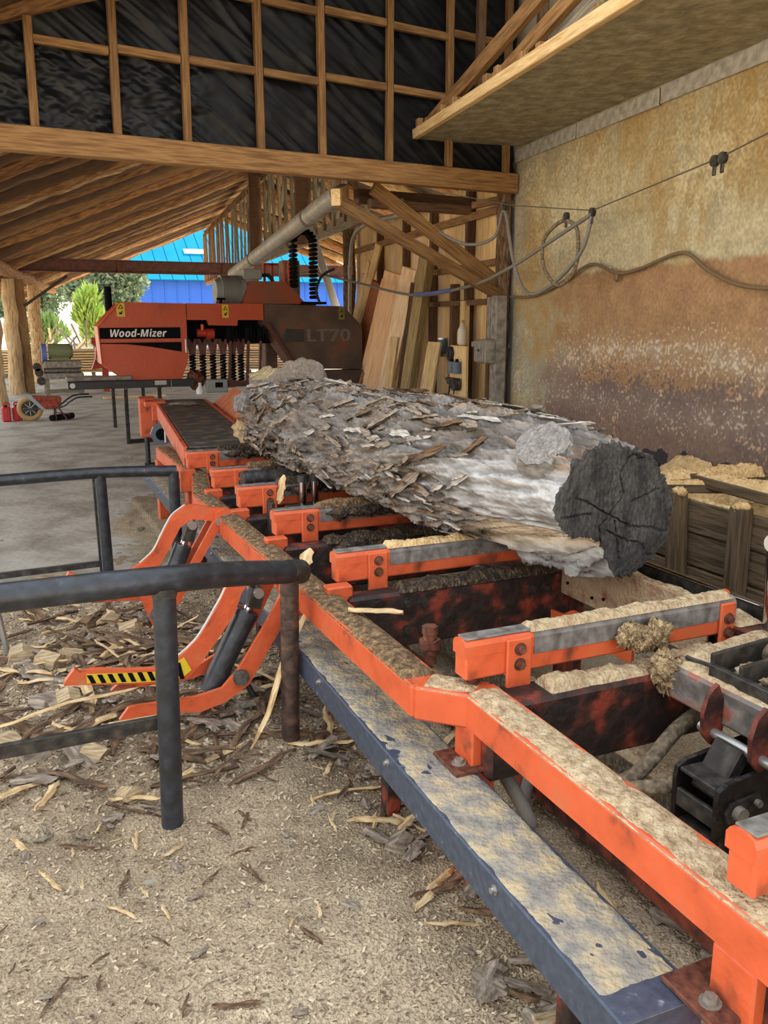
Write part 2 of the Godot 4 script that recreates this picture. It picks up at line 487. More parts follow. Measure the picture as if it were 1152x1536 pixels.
func _ready() -> void:
	rng.seed = 7
	var cam := Camera3D.new()
	cam.name = "camera"
	add_child(cam)
	cam.position = Vector3(0, 1.6, 0)
	cam.rotation = Vector3(deg_to_rad(-12.4915), deg_to_rad(-23.753), 0)
	cam.fov = 61.1466
	cam.near = 0.05
	cam.far = 400.0
	cam.current = true
	var env := Environment.new()
	env.tonemap_mode = Environment.TONE_MAPPER_LINEAR
	env.tonemap_exposure = 3.0
	env.background_mode = Environment.BG_SKY
	env.sdfgi_enabled = true
	env.ssao_enabled = true
	env.ssil_enabled = true
	var sky := ProceduralSkyMaterial.new()
	sky.sky_top_color = Color("ccd6e0")
	sky.sky_horizon_color = Color("f7f3ec")
	sky.sky_curve = 0.25
	sky.ground_bottom_color = Color("a89c88")
	sky.ground_horizon_color = Color("c9c2b4")
	sky.energy_multiplier = 1.0
	env.sky = Sky.new()
	env.sky.sky_material = sky
	var we := WorldEnvironment.new()
	we.name = "world"
	we.environment = env
	add_child(we)
	var sun := DirectionalLight3D.new()
	sun.name = "sun"
	add_child(sun)
	sun.look_at_from_position(Vector3(4.5, 6.5, -6.5), Vector3.ZERO)
	sun.light_energy = 2.4
	sun.light_color = Color("fff1dc")
	sun.light_angular_distance = 1.5
	sun.shadow_enabled = true

	make_materials()
	build_ground()
	build_gable()
	build_right_wall()
	build_boarded_wall()
	build_pole_roof()
	build_mill_bed()
	build_log()
	build_loader()
	build_railings()
	build_conveyor()
	build_saw_head()
	build_turner()
	build_bin()
	build_leaning_boards()
	build_wall_things()
	build_cables()
	build_yard()
	build_litter()

func roof_y(p: Vector3) -> float:
	var s := (p.x - EAVE.x) * cos(ROOF_TURN) - (p.z - EAVE.z) * sin(ROOF_TURN)
	return 2.72 + 0.4 * s

# ------------------------------------------------------------------ ground
func litter_height(x: float, z: float, a: FastNoiseLite, b: FastNoiseLite) -> float:
	# sawdust lies thick under the loading arms and along the bed and thins out to bare concrete
	var h := 0.004 + 0.012 * a.get_noise_2d(x * 40.0, z * 40.0) + 0.010 * b.get_noise_2d(x * 160.0, z * 160.0) + 0.005 * b.get_noise_2d(x * 420.0, z * 420.0)
	var d := Vector2((x - 0.42) / 0.85, (z + 3.75) / 1.15).length()
	h += 0.075 * exp(-d * d * 1.3) * (1.0 + 0.8 * b.get_noise_2d(x * 60.0, z * 60.0))
	h += 0.05 * exp(-pow((x - 1.35) / 0.55, 2.0)) * (1.0 if z > -7.0 else exp(-pow((z + 7.0) / 0.8, 2.0)))
	h += 0.012 * exp(-pow((z + 1.7) / 1.0, 2.0))
	h -= 0.022 * smoothstep(-4.8, -5.6, z) * (1.0 if x < 1.0 else 0.3)
	h -= 0.016 * exp(-(pow((x - 0.25) / 0.28, 2.0) + pow((z + 2.35) / 0.3, 2.0)))
	h -= 0.004 * smoothstep(-2.75, -2.3, z) * smoothstep(0.7, 0.3, x) * smoothstep(-0.1, 0.35, a.get_noise_2d(x * 30.0 + 90.0, z * 30.0))
	return h

func build_ground() -> void:
	var g := setting("ground", "pale sunlit dirt yard beyond the shed", "ground")
	mat("dirt", Color.WHITE, 0.95, 0.0, tex(70, 0.01, [[0.0, "a89880"], [0.5, "c0b29b"], [1.0, "d0c4b0"]]), Vector3(0.15, 0.15, 0.15))
	part(g, "dirt", MB.new().box(Vector3(5, -0.15, -45), Vector3(160, 0.2, 150)), M["dirt"])
	var f := setting("floor", "grey concrete shed floor strewn with sawdust", "floor")
	part(f, "slab", MB.new().box(Vector3(2.5, -0.06, -12), Vector3(14, 0.12, 30), 0.01), M["concrete"])
	var a := noise(101, 0.03)
	var b := noise(102, 0.05)
	var mb := MB.new()
	mb.tinted = true
	var cn := noise(103, 0.02, FastNoiseLite.TYPE_SIMPLEX_SMOOTH, 5)
	var pos := func(u: float, w: float) -> Vector3:
		var x: float = lerpf(-1.3, 2.78, u)
		var z: float = lerpf(0.2, -8.2, w)
		return Vector3(x, litter_height(x, z, a, b), z)
	var tint := func(u: float, w: float) -> Color:
		var x: float = lerpf(-1.3, 2.78, u)
		var z: float = lerpf(0.2, -8.2, w)
		var k := clampf(0.5 + 0.75 * cn.get_noise_2d(x * 60.0, z * 60.0) + 0.4 * b.get_noise_2d(x * 300.0, z * 300.0), 0.0, 1.0)
		var d := Vector2((x - 0.45) / 0.8, (z + 3.75) / 1.2).length()
		var bark := clampf(1.25 - d + 0.6 * cn.get_noise_2d(x * 110.0 + 50.0, z * 110.0), 0.0, 1.0)
		bark = maxf(bark, clampf(1.1 - absf(x - 1.05) / 0.3 + 0.9 * cn.get_noise_2d(x * 90.0, z * 90.0 + 77.0), 0.0, 0.8) * (1.0 if z > -3.2 and z < -2.0 else 0.3))
		var dust := Color(0.42, 0.32, 0.205).lerp(Color(0.7, 0.56, 0.385), k)
		return dust.lerp(Color(0.15, 0.1, 0.06).lerp(Color(0.34, 0.25, 0.16), k), bark)
	mb.sheet(190, 380, pos, tint, false)
	var m := mat("litter_dust", Color.WHITE, 0.95, 0.0, tex(71, 0.06, [[0.0, "b8b2aa"], [0.5, "ece8e2"], [1.0, "ffffff"]], 512, 4), Vector3(2.2, 2.2, 2.2), M["crumb_relief"], 0.9, true, true)
	var s := single("sawdust_cover", mb, m, "sawdust and bark crumbs spread over the concrete around the sawmill bed", "sawdust", Vector3.ZERO, "", "stuff")
	s.position = Vector3(0, 0.001, 0)

# ------------------------------------------------------------------ gable wall with black sheeting
func build_gable() -> void:
	var w := setting("wall_back", "timber stud gable lined with black plastic sheet above the sawmill", "wall", CORNER, GABLE_TURN)
	var top := func(x: float) -> float: return roof_y(w.transform * Vector3(x, 0, 0)) - 0.02
	beam(w, "tie_beam", Vector3(-6.4, 2.685, 0), Vector3(-0.02, 2.685, 0), 0.1, 0.15, M["aged0"], 0.0, 0.006)
	var studs := [-5.2, -4.7, -4.2, -3.70, -3.20, -2.74, -2.22, -1.75, -1.2, -0.67, -0.12]
	for i in studs.size():
		var x: float = studs[i]
		beam(w, "stud", Vector3(x, 2.76, 0.0), Vector3(x + rng.randf_range(-0.01, 0.01), top.call(x), 0.0), 0.05, 0.05, M["aged1" if i % 2 else "aged2"])
	for y in [3.27, 3.72, 4.2]:
		for i in studs.size() - 1:
			var x0: float = studs[i] + 0.027
			var x1: float = studs[i + 1] - 0.027
			if y < top.call(x0) - 0.05:
				var dy: float = rng.randf_range(-0.02, 0.02)
				beam(w, "girt", Vector3(x0, y + dy, 0.0), Vector3(x1, y + dy - 0.01, 0.0), 0.045, 0.05, wd("aged"))
	var a := noise(111, 0.6, FastNoiseLite.TYPE_SIMPLEX_SMOOTH, 3)
	var b := noise(112, 2.0, FastNoiseLite.TYPE_SIMPLEX_SMOOTH, 3)
	var mb := MB.new()
	var f := func(u: float, t: float) -> Vector3:
		var x: float = lerpf(-6.4, 0.0, u)
		var hi: float = top.call(x)
		var y: float = lerpf(2.62, hi, t)
		# folds run diagonally where the sheet hangs between studs; crumpled further left
		var r := Vector2(x, y).rotated(0.6)
		var fold := 1.0 - absf(a.get_noise_2d(r.x * 0.9, r.y * 7.0))
		var z := -0.055 + 0.035 * (fold - 0.8)
		var crumple := smoothstep(-2.45, -2.75, x) * smoothstep(3.32, 3.22, y)
		z += crumple * 0.03 * b.get_noise_2d(x * 1.6, y * 2.6)
		return Vector3(x, y, minf(z, -0.03))
	mb.sheet(420, 150, f, null, false)
	part(w, "plastic_sheet", mb, M["black_sheet"], "wrinkled black plastic sheet")
	beam(w, "backing_beam", Vector3(-1.2, 2.58, -0.55), Vector3(-0.1, 2.58, -0.55), 0.1, 0.11, M["dark1"])
	beam(w, "backing_beam", Vector3(-1.2, 2.5, -0.32), Vector3(-0.25, 2.5, -0.32), 0.07, 0.07, M["dark0"])
	# timbers that carry the tie beam from the wall post
	beam(w, "diagonal_brace", Vector3(-1.55, 2.47, -0.16), Vector3(0.06, 1.77, -0.16), 0.06, 0.09, M["aged2"])
	beam(w, "diagonal_brace", Vector3(-1.2, 2.61, -0.26), Vector3(0.08, 1.88, -0.26), 0.06, 0.1, M["aged0"])
	beam(w, "corbel", Vector3(-1.62, 2.49, -0.06), Vector3(-1.27, 2.62, -0.62), 0.07, 0.12, M["pine1"])
	# rough post in the corner
	var pn := noise(113, 3.0)
	var post := MB.new()
	var pf := func(u: float, t: float) -> Vector3:
		var th := TAU * u
		var y: float = lerpf(0.0, 4.7, t)
		var r := 0.055 + 0.012 * pn.get_noise_3d(cos(th) * 2.0, y * 1.5, sin(th) * 2.0)
		return Vector3(0.0 + cos(th) * r * 0.9, y, -0.16 + sin(th) * r * 1.5)
	post.sheet(14, 60, pf, null, true)
	part(w, "corner_post", post, M["bark_up"], "rough bark-edged corner post")

# ------------------------------------------------------------------ stained wall, flashing and loft
func build_right_wall() -> void:
	var w := setting("wall_right", "plastered wall caked with brown sawdust stains beside the sawmill", "wall", CORNER, WALL_TURN)
	var iw := 1024
	var ih := 512
	var im := Image.create(iw, ih, false, Image.FORMAT_RGB8)
	var n1 := noise(121, 1.0)
	var n2 := noise(122, 4.0)
	var n3 := noise(123, 75.0, FastNoiseLite.TYPE_VALUE, 1)
	var n4 := noise(124, 9.0, FastNoiseLite.TYPE_SIMPLEX_SMOOTH, 4)
	for px in iw:
		var z := 6.0 * px / iw
		for py in ih:
			var y := 3.0 * (1.0 - float(py) / ih)
			var big := n1.get_noise_2d(z * 0.9, y * 0.9)
			var mid := n2.get_noise_2d(z, y)
			var fin := n3.get_noise_2d(z, y)
			var streak := n4.get_noise_2d(z * 1.6, y * 0.22)
			var c := Color("a1977a").lerp(Color("b3a581"), 0.5 + big)
			# tan dust clings in soft-edged blooms on the upper plaster
			c = c.lerp(Color("a1834f"), clampf(0.55 + 1.3 * n1.get_noise_2d(z * 1.3 + 9.0, y * 0.8) + 0.5 * mid + 0.5 * streak, 0.0, 1.0) * 0.85)
			c = c.lerp(Color("cabf9c"), clampf(1.4 * n1.get_noise_2d(z * 0.8 + 31.0, y * 0.5 + 4.0) + 0.9 * mid + 0.25 * fin, 0.0, 1.0) * 0.7)
			# scraped pale belt with a ragged upper edge
			var edge := 2.22 + 0.13 * (z - 1.5) * 0.25 + 0.14 * streak + 0.07 * mid
			if y < edge and z > 0.95 + 0.25 * mid:
				c = c.lerp(Color("b7ab89"), clampf(0.55 + 1.2 * mid + 0.6 * streak, 0.0, 0.9))
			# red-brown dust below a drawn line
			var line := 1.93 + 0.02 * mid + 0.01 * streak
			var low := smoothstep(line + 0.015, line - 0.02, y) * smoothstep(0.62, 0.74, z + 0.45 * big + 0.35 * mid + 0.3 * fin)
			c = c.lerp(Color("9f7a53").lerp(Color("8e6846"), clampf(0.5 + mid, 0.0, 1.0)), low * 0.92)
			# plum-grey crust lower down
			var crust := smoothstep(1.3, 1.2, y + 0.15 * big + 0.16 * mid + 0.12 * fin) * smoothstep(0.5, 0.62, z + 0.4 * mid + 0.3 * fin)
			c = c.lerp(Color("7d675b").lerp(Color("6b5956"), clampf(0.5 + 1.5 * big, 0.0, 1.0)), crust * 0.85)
			# white flecks of chips in a belt
			var fleck := exp(-pow((y - 1.38 - 0.12 * big) / 0.11, 2.0)) * smoothstep(0.5, 1.2, z) + 0.45 * exp(-pow((y - 1.05) / 0.1, 2.0))
			c = c.lerp(Color("c4b8a4"), clampf(fleck * (0.35 + 0.5 * mid), 0.0, 0.5))
			if fin + 0.4 * mid > 0.75 - 0.45 * fleck and fleck > 0.1:
				c = c.lerp(Color("d2c8b4"), 0.45)
			# gold crumbs and a black tarred foot
			if y < 1.0 and fin + 0.9 * mid + 0.5 * big > 0.75:
				c = c.lerp(Color("bf9560"), 0.5)
			if y < 0.8 + 0.07 * mid and mid + 0.8 * n1.get_noise_2d(z * 3.0, 5.0) > -0.12:
				c = c.lerp(Color("23242a"), 0.85)
			# colour pulled towards grey near the gable corner, with a ragged edge
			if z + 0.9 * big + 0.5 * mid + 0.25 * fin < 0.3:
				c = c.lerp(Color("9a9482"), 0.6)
			im.set_pixel(px, py, c * (1.0 + 0.1 * fin))
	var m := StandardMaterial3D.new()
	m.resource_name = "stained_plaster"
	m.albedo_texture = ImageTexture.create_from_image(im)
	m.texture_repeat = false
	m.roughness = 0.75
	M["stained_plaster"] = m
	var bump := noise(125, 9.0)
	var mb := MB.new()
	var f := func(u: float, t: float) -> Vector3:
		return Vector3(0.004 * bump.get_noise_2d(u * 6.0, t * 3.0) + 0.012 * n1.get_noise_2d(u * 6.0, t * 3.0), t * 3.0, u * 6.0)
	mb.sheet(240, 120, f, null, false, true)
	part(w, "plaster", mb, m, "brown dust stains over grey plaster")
	part(w, "masonry", MB.new().box(Vector3(0.16, 2.45, 3.4), Vector3(0.25, 4.9, 7.6)), M["concrete"])
	var strip := setting("trim_1", "pale metal flashing strip along the top of the stained wall", "trim", CORNER, WALL_TURN)
	for i in 6:
		part(strip, "flashing", MB.new().box(Vector3(-0.02, 2.905 + rng.randf_range(-0.006, 0.006), 0.5 + i * 1.02), Vector3(0.012, 0.1, 1.0), 0.003), M["flashing"])
	var c := setting("ceiling_loft", "plywood loft floor over the stained wall", "ceiling", CORNER, WALL_TURN)
	for i in 3:
		part(c, "panel", MB.new().box(Vector3(-0.485, 2.968, 0.1 + 1.2 + i * 2.42), Vector3(0.93, 0.018, 2.412), 0.003), M["soffit"], "dusty plywood panel")
	beam(c, "edge_timber", Vector3(-0.93, 2.99, 0.1), Vector3(-0.93, 2.99, 7.2), 0.045, 0.07, M["pine1"])
	for i in 9:
		var z := 0.35 + i * 0.62
		beam(c, "joist", Vector3(-0.92, 3.03, z), Vector3(-0.03, 3.03, z), 0.05, 0.08, wd("aged"))
	for z in [0.25, 0.75, 0.98, 1.55, 1.72, 2.05]:
		beam(c, "block", Vector3(-0.93, 3.02, z), Vector3(-0.93, 3.06 + rng.randf_range(0, 0.03), z), 0.045, 0.06, wd("aged"))
	beam(c, "diagonal_strut", Vector3(-0.86, 3.02, 0.15), Vector3(-0.82, 3.42, 2.4), 0.05, 0.1, M["aged1"])
	beam(c, "diagonal_strut", Vector3(-0.78, 3.02, 0.95), Vector3(-0.8, 3.4, 3.2), 0.05, 0.09, M["aged0"])
	beam(c, "diagonal_strut", Vector3(-0.84, 3.03, 2.2), Vector3(-0.7, 3.3, 3.1), 0.05, 0.08, M["grey1"])
	beam(c, "post", Vector3(-0.55, 3.0, 0.5), Vector3(-0.55, 4.6, 0.5), 0.06, 0.06, M["dark1"])
	beam(c, "post", Vector3(-0.45, 3.0, 1.3), Vector3(-0.45, 4.6, 1.3), 0.06, 0.06, M["dark2"])

# ------------------------------------------------------------------ boarded wall behind the gable
func build_boarded_wall() -> void:
	var w := setting("wall_side", "vertical pine board wall with studs and girts behind the leaning planks", "wall", CORNER, WALL_TURN)
	var z := -0.12
	while z > -5.5:
		var bw := rng.randf_range(0.13, 0.19)
		beam(w, "plank", Vector3(0.1, 0, z - bw * 0.5), Vector3(0.1, 2.85, z - bw * 0.5), 0.022, bw - 0.004, wd("pine" if rng.randf() < 0.6 else "fresh"), 0.0, 0.003)
		z -= bw
	for s in [[-4.2, 0.0, 2.8], [-3.1, 0.0, 2.8], [-2.15, 0.0, 2.8], [-1.12, 0.0, 2.8], [-1.5, 0.0, 1.95], [-0.55, 0.0, 2.0]]:
		beam(w, "stud", Vector3(0.045, s[1], s[0]), Vector3(0.045, s[2], s[0]), 0.08, 0.07, wd("dark"))
	beam(w, "stud", Vector3(-0.02, 0, -1.05), Vector3(-0.02, 1.78, -1.05), 0.06, 0.1, M["pine2"])
	beam(w, "stud", Vector3(-0.02, 0, -0.3), Vector3(-0.02, 1.8, -0.3), 0.06, 0.1, M["aged2"])
	beam(w, "girt", Vector3(0.02, 2.54, -0.1), Vector3(0.02, 2.54, -5.4), 0.035, 0.07, M["aged1"])
	beam(w, "girt", Vector3(0.0, 2.60, -0.15), Vector3(0.0, 2.64, -1.1), 0.04, 0.06, M["aged0"])
	beam(w, "girt", Vector3(0.01, 2.1, -0.1), Vector3(0.01, 2.08, -2.6), 0.035, 0.06, M["aged2"])
	beam(w, "girt", Vector3(0.0, 1.76, -0.3), Vector3(0.0, 1.76, -3.0), 0.05, 0.05, M["dark0"])
	beam(w, "girt", Vector3(0.0, 1.25, -1.1), Vector3(0.0, 1.25, -1.9), 0.1, 0.035, M["aged1"])
	beam(w, "girt", Vector3(0.0, 0.82, -0.7), Vector3(0.0, 0.8, -1.9), 0.1, 0.04, M["grey1"])
	beam(w, "girt", Vector3(-0.02, 1.38, -0.1), Vector3(-0.02, 1.38, -0.75), 0.1, 0.05, M["grey0"])
	beam(w, "girt", Vector3(-0.02, 0.82, -0.05), Vector3(-0.02, 0.82, -0.7), 0.08, 0.05, M["grey2"])
	var post := MB.new()
	var pn := noise(131, 2.0)
	var pf := func(u: float, t: float) -> Vector3:
		var th := TAU * u
		var y: float = lerpf(0.0, 3.1, t)
		var r := 0.085 + 0.02 * pn.get_noise_3d(cos(th), y, sin(th))
		return Vector3(-0.05 + cos(th) * r, y, -5.45 + sin(th) * r)
	post.sheet(16, 50, pf, null, true)
	part(w, "log_post", post, M["bark_up"], "dark round log post")

# ------------------------------------------------------------------ pole roof
func build_pole_roof() -> void:
	var c := setting("ceiling", "roof of closely laid round log poles rising to the ridge", "ceiling", EAVE, ROOF_TURN)
	var pn := noise(141, 1.0)
	var meshes := []
	for k in 5:
		var mb := MB.new()
		var f := func(u: float, t: float) -> Vector3:
			var th := TAU * u
			var x: float = lerpf(-3.6, 3.6, t)
			var r := (0.13 + 0.012 * k) * lerpf(1.1, 0.85, t) * (1.0 + 0.16 * pn.get_noise_3d(x * 1.5 + k * 17.0, cos(th) * 1.5, sin(th) * 1.5) + 0.1 * pn.get_noise_3d(x * 7.0 + k * 17.0, cos(th) * 5.0, sin(th) * 5.0))
			return Vector3(x, cos(th) * r + 0.035 * pn.get_noise_2d(x * 0.5, k * 9.0), sin(th) * r + 0.05 * pn.get_noise_2d(x * 0.45, k * 9.0 + 4.0))
		mb.sheet(12, 60, f, null, true)
		meshes.append(mb.mesh())
	var tilt := atan(0.4)
	var z := -15.2
	var i := 0
	while z < 12.4:
		var o := place(c, "pole", meshes[i % 5], wd(["polelog", "dark", "polepale", "polelog", "dark", "aged", "dark"][i % 7]))
		o.transform = Transform3D(Basis(Vector3.BACK, tilt + rng.randf_range(-0.006, 0.006)), Vector3(2.35 + rng.randf_range(-0.1, 0.1), 2.72 + 0.4 * 2.35 + 0.1 + rng.randf_range(-0.03, 0.03), z))
		z += rng.randf_range(0.46, 0.62)
		i += 1
	# roof sheets over the poles
	part(c, "roof_deck", MB.new().box(Vector3(2.3, 2.72 + 0.92 + 0.4, -1.45), Vector3(7.4, 0.03, 27.9), 0.0, Basis(Vector3.BACK, tilt)), M["plywood_dark"])
	part(c, "far_roof_slope", MB.new().box(Vector3(7.6, 4.55, -1.45), Vector3(4.6, 0.03, 27.9), 0.0, Basis(Vector3.BACK, -0.36)), M["plywood_dark"])
	for k in 12:
		var o := place(c, "pole", meshes[k % 5], wd("polepale" if k % 2 else "polelog"))
		o.transform = Transform3D(Basis(Vector3.BACK, -0.36) * Basis(Vector3.RIGHT, 1.0), Vector3(8.9, 3.85, -14.0 + k * 1.9))
	# log plate over the posts
	var plate := MB.new()
	var f := func(u: float, t: float) -> Vector3:
		var th := TAU * u
		var zz: float = lerpf(9.0, -15.0, t)
		var r := 0.13 * (1.0 + 0.12 * pn.get_noise_3d(zz * 1.5, cos(th) * 2.0, sin(th) * 2.0))
		return Vector3(-0.02 + cos(th) * r + 0.08 * pn.get_noise_2d(zz * 0.4, 3.0), 2.6 + sin(th) * r, zz)
	plate.sheet(14, 120, f, null, true)
	part(c, "eave_log", plate, M["pole_along"])

	# ridge truss: chords, slats, struts
	var t := thing("ridge_truss", "timber ridge truss with upright slats hanging under the pole roof", "truss", EAVE, ROOF_TURN)
	var sx := 5.2
	for k in 6:
		var z0 := -15.0 + k * 3.6
		beam(t, "top_chord", Vector3(sx, 4.55, z0), Vector3(sx, 4.55, z0 + 3.55), 0.05, 0.2, wd("aged"))
		beam(t, "bottom_chord", Vector3(sx, 2.9, z0), Vector3(sx, 2.9, z0 + 3.55), 0.06, 0.18, wd("grey" if k > 2 else "aged"))
	for k in 34:
		var zz := -14.9 + k * 0.62
		beam(t, "slat", Vector3(sx - 0.05, 2.9, zz), Vector3(sx - 0.05 + rng.randf_range(-0.04, 0.04), 4.55, zz + rng.randf_range(-0.04, 0.04)), 0.05, 0.09, wd("aged" if k < 12 else "grey"))
	for k in 6:
		var zz := -4.0 + k * 1.7
		beam(t, "strut", Vector3(sx + 0.07, 2.95, zz), Vector3(sx + 0.07, 4.4, zz + 1.2), 0.05, 0.1, wd("grey"))
		beam(t, "strut", Vector3(sx + 0.12, 4.3, zz), Vector3(sx + 0.12, 3.1, zz + 1.3), 0.05, 0.1, wd("dark"))
	for zz in [-1.5, 3.5]:
		part(t, "log_hanger", MB.new().cyl(Vector3(sx - 0.2, 2.75, zz), Vector3(sx - 0.2, 4.8, zz), 0.14, 0.12, 14), M["dark1"])

	# posts under the eave
	post_log(Vector3(0.0, 0, -17.65), 0.12, 2.46, "post1", "weathered round wooden post beside the red cans", 5)
	post_log(Vector3(0.36, 0, -20.85), 0.15, 2.46, "post0", "grey weathered round post strapped to a squared brown post", 6)
	var sq := thing("squared_post", "squared brown timber post carrying the brown steel beam", "post", Vector3(0.62, 0, -20.95))
	beam(sq, "timber", Vector3(0, 0, 0), Vector3(-0.06, 2.46, 0), 0.2, 0.22, M["aged2"])
	beam(sq, "knee_brace", Vector3(0.02, 1.9, 0.12), Vector3(0.95, 2.55, 0.12), 0.05, 0.06, M["dark_steel"])
	post_log(Vector3(0.98, 0, -24.2), 0.16, 2.46, "pole_up", "pale peeled round post behind the squared post", 8)
	var ib := thing("steel_beam", "long brown steel beam spanning under the pole roof", "beam", Vector3(0.5, 2.78, -21.1))
	part(ib, "flange", MB.new().box(Vector3(3.9, 0.13, 0), Vector3(7.8, 0.025, 0.18), 0.004), M["brown_steel"])
	part(ib, "flange", MB.new().box(Vector3(3.9, -0.13, 0), Vector3(7.8, 0.025, 0.18), 0.004), M["brown_steel"])
	part(ib, "web", MB.new().box(Vector3(3.9, 0, 0), Vector3(7.8, 0.24, 0.06), 0.002), M["brown_steel"])
	for x in [2.2, 4.6]:
		part(ib, "joint_plate", MB.new().box(Vector3(x, 0, 0.045), Vector3(0.06, 0.23, 0.03), 0.002), M["rust"])
	var pipe := thing("extraction_pipe", "grey sawdust pipe slanting up behind the tie beam", "pipe")
	part(pipe, "duct", MB.new().tube(PackedVector3Array([Vector3(3.35, 2.27, -13.2), Vector3(3.02, 2.74, -7.9)]), 0.09, 20), M["pvc"])
	for t0 in [0.28, 0.8]:
		var p := Vector3(3.35, 2.27, -13.2).lerp(Vector3(3.02, 2.74, -7.9), t0)
		var d := (Vector3(3.02, 2.74, -7.9) - Vector3(3.35, 2.27, -13.2)).normalized() * 0.03
		part(pipe, "collar", MB.new().cyl(p - d, p + d, 0.1, 0.1, 20), M["grey_steel"])
	var an := thing("angle_brace", "bare steel angle brace leaning beside the round log post", "brace")
	beam(an, "angle_leg", Vector3(4.27, 2.95, -12.4), Vector3(5.31, 0.0, -12.4), 0.02, 0.12, M["zinc"])
	beam(an, "angle_leg", Vector3(4.32, 2.95, -12.45), Vector3(5.36, 0.0, -12.45), 0.12, 0.02, M["grey_steel"])

func post_log(at: Vector3, r: float, h: float, m: String, label: String, seed_: int) -> void:
	var pn := noise(150 + seed_, 1.2)
	var mb := MB.new()
	var f := func(u: float, t: float) -> Vector3:
		var th := TAU * u
		var y := h * t
		var k := r * (1.12 - 0.25 * t) * (1.0 + 0.18 * pn.get_noise_3d(cos(th) * 1.2, y * 0.8, sin(th) * 1.2))
		return Vector3(cos(th) * k + 0.05 * pn.get_noise_2d(y, 2.0), y, sin(th) * k)
	mb.sheet(16, 40, f, null, true)
	single("wooden_post", mb, M[m], label, "post", at)

# ------------------------------------------------------------------ helpers for the mill
func rebase(o: Node3D, at: Vector3) -> void:
	o.position = at
	for ch in o.get_children():
		ch.position -= at

func bolt(mb: MB, at: Vector3, axis: Vector3, r := 0.013, h := 0.014) -> MB:
	mb.cyl(at, at + axis * 0.003, r * 1.45, r * 1.45, 12)
	mb.cyl(at, at + axis * h, r, r * 0.94, 6)
	return mb

# loose dust heaped on the top of a bar that runs from a to b
func dust(parent: Node3D, a: Vector3, b: Vector3, width: float, thick: float, cover: float, seed_: int, m: Material, called := "sawdust_layer", lump := 1.0, square := 3.0) -> MeshInstance3D:
	var d := b - a
	var l := d.length()
	var side := d.cross(Vector3.UP).normalized()
	var n1 := noise(seed_, 7.0, FastNoiseLite.TYPE_SIMPLEX_SMOOTH, 4)
	var n2 := noise(seed_ + 1, 45.0, FastNoiseLite.TYPE_SIMPLEX_SMOOTH, 3)
	var mb := MB.new()
	var f := func(u: float, w: float) -> Vector3:
		var e := 1.0 - pow(absf(w * 2.0 - 1.0), square)
		var p := a + d * u + side * (w - 0.5) * width
		var hh := thick * (cover + lump * 0.9 * n1.get_noise_3dv(p) + 0.35 * n2.get_noise_3dv(p)) * e - 0.004 * (1.0 - e)
		if u < 0.01 or u > 0.99:
			hh = -0.003
		return p + Vector3.UP * maxf(hh, -0.004)
	mb.sheet(int(clampf(l / 0.012, 8, 420)), 12 if width < 0.15 else 30, f, null, true)
	return part(parent, called, mb, m, "", "stuff")

# caked lump of grime and fibre along a line, thickest in the middle
func cake(parent: Node3D, a: Vector3, b: Vector3, r: float, seed_: int, m: Material) -> MeshInstance3D:
	var d := b - a
	var dir := d.normalized()
	var up := Vector3.UP
	var side := dir.cross(up).normalized()
	var n1 := noise(seed_, 9.0, FastNoiseLite.TYPE_SIMPLEX_SMOOTH, 5)
	var mb := MB.new()
	var f := func(u: float, w: float) -> Vector3:
		var th := TAU * w
		var q := side * cos(th) + up * sin(th)
		var p := a + d * u
		var ends := minf(1.0, minf(u, 1.0 - u) * 9.0)
		var k := r * (0.75 + 1.0 * n1.get_noise_3dv(p + q * 0.05) + 0.3 * n1.get_noise_3dv((p + q * 0.05) * 4.0)) * ends
		return p + q * maxf(k, 0.002) * Vector3(1, 0.8, 1)
	mb.sheet(int(clampf(d.length() / 0.01, 8, 160)), 14, f, null, true)
	return part(parent, "caked_grime", mb, m, "", "stuff")

const BUNKS := [-0.962, -1.963, -2.951, -3.744, -4.396, -4.99, -5.739]

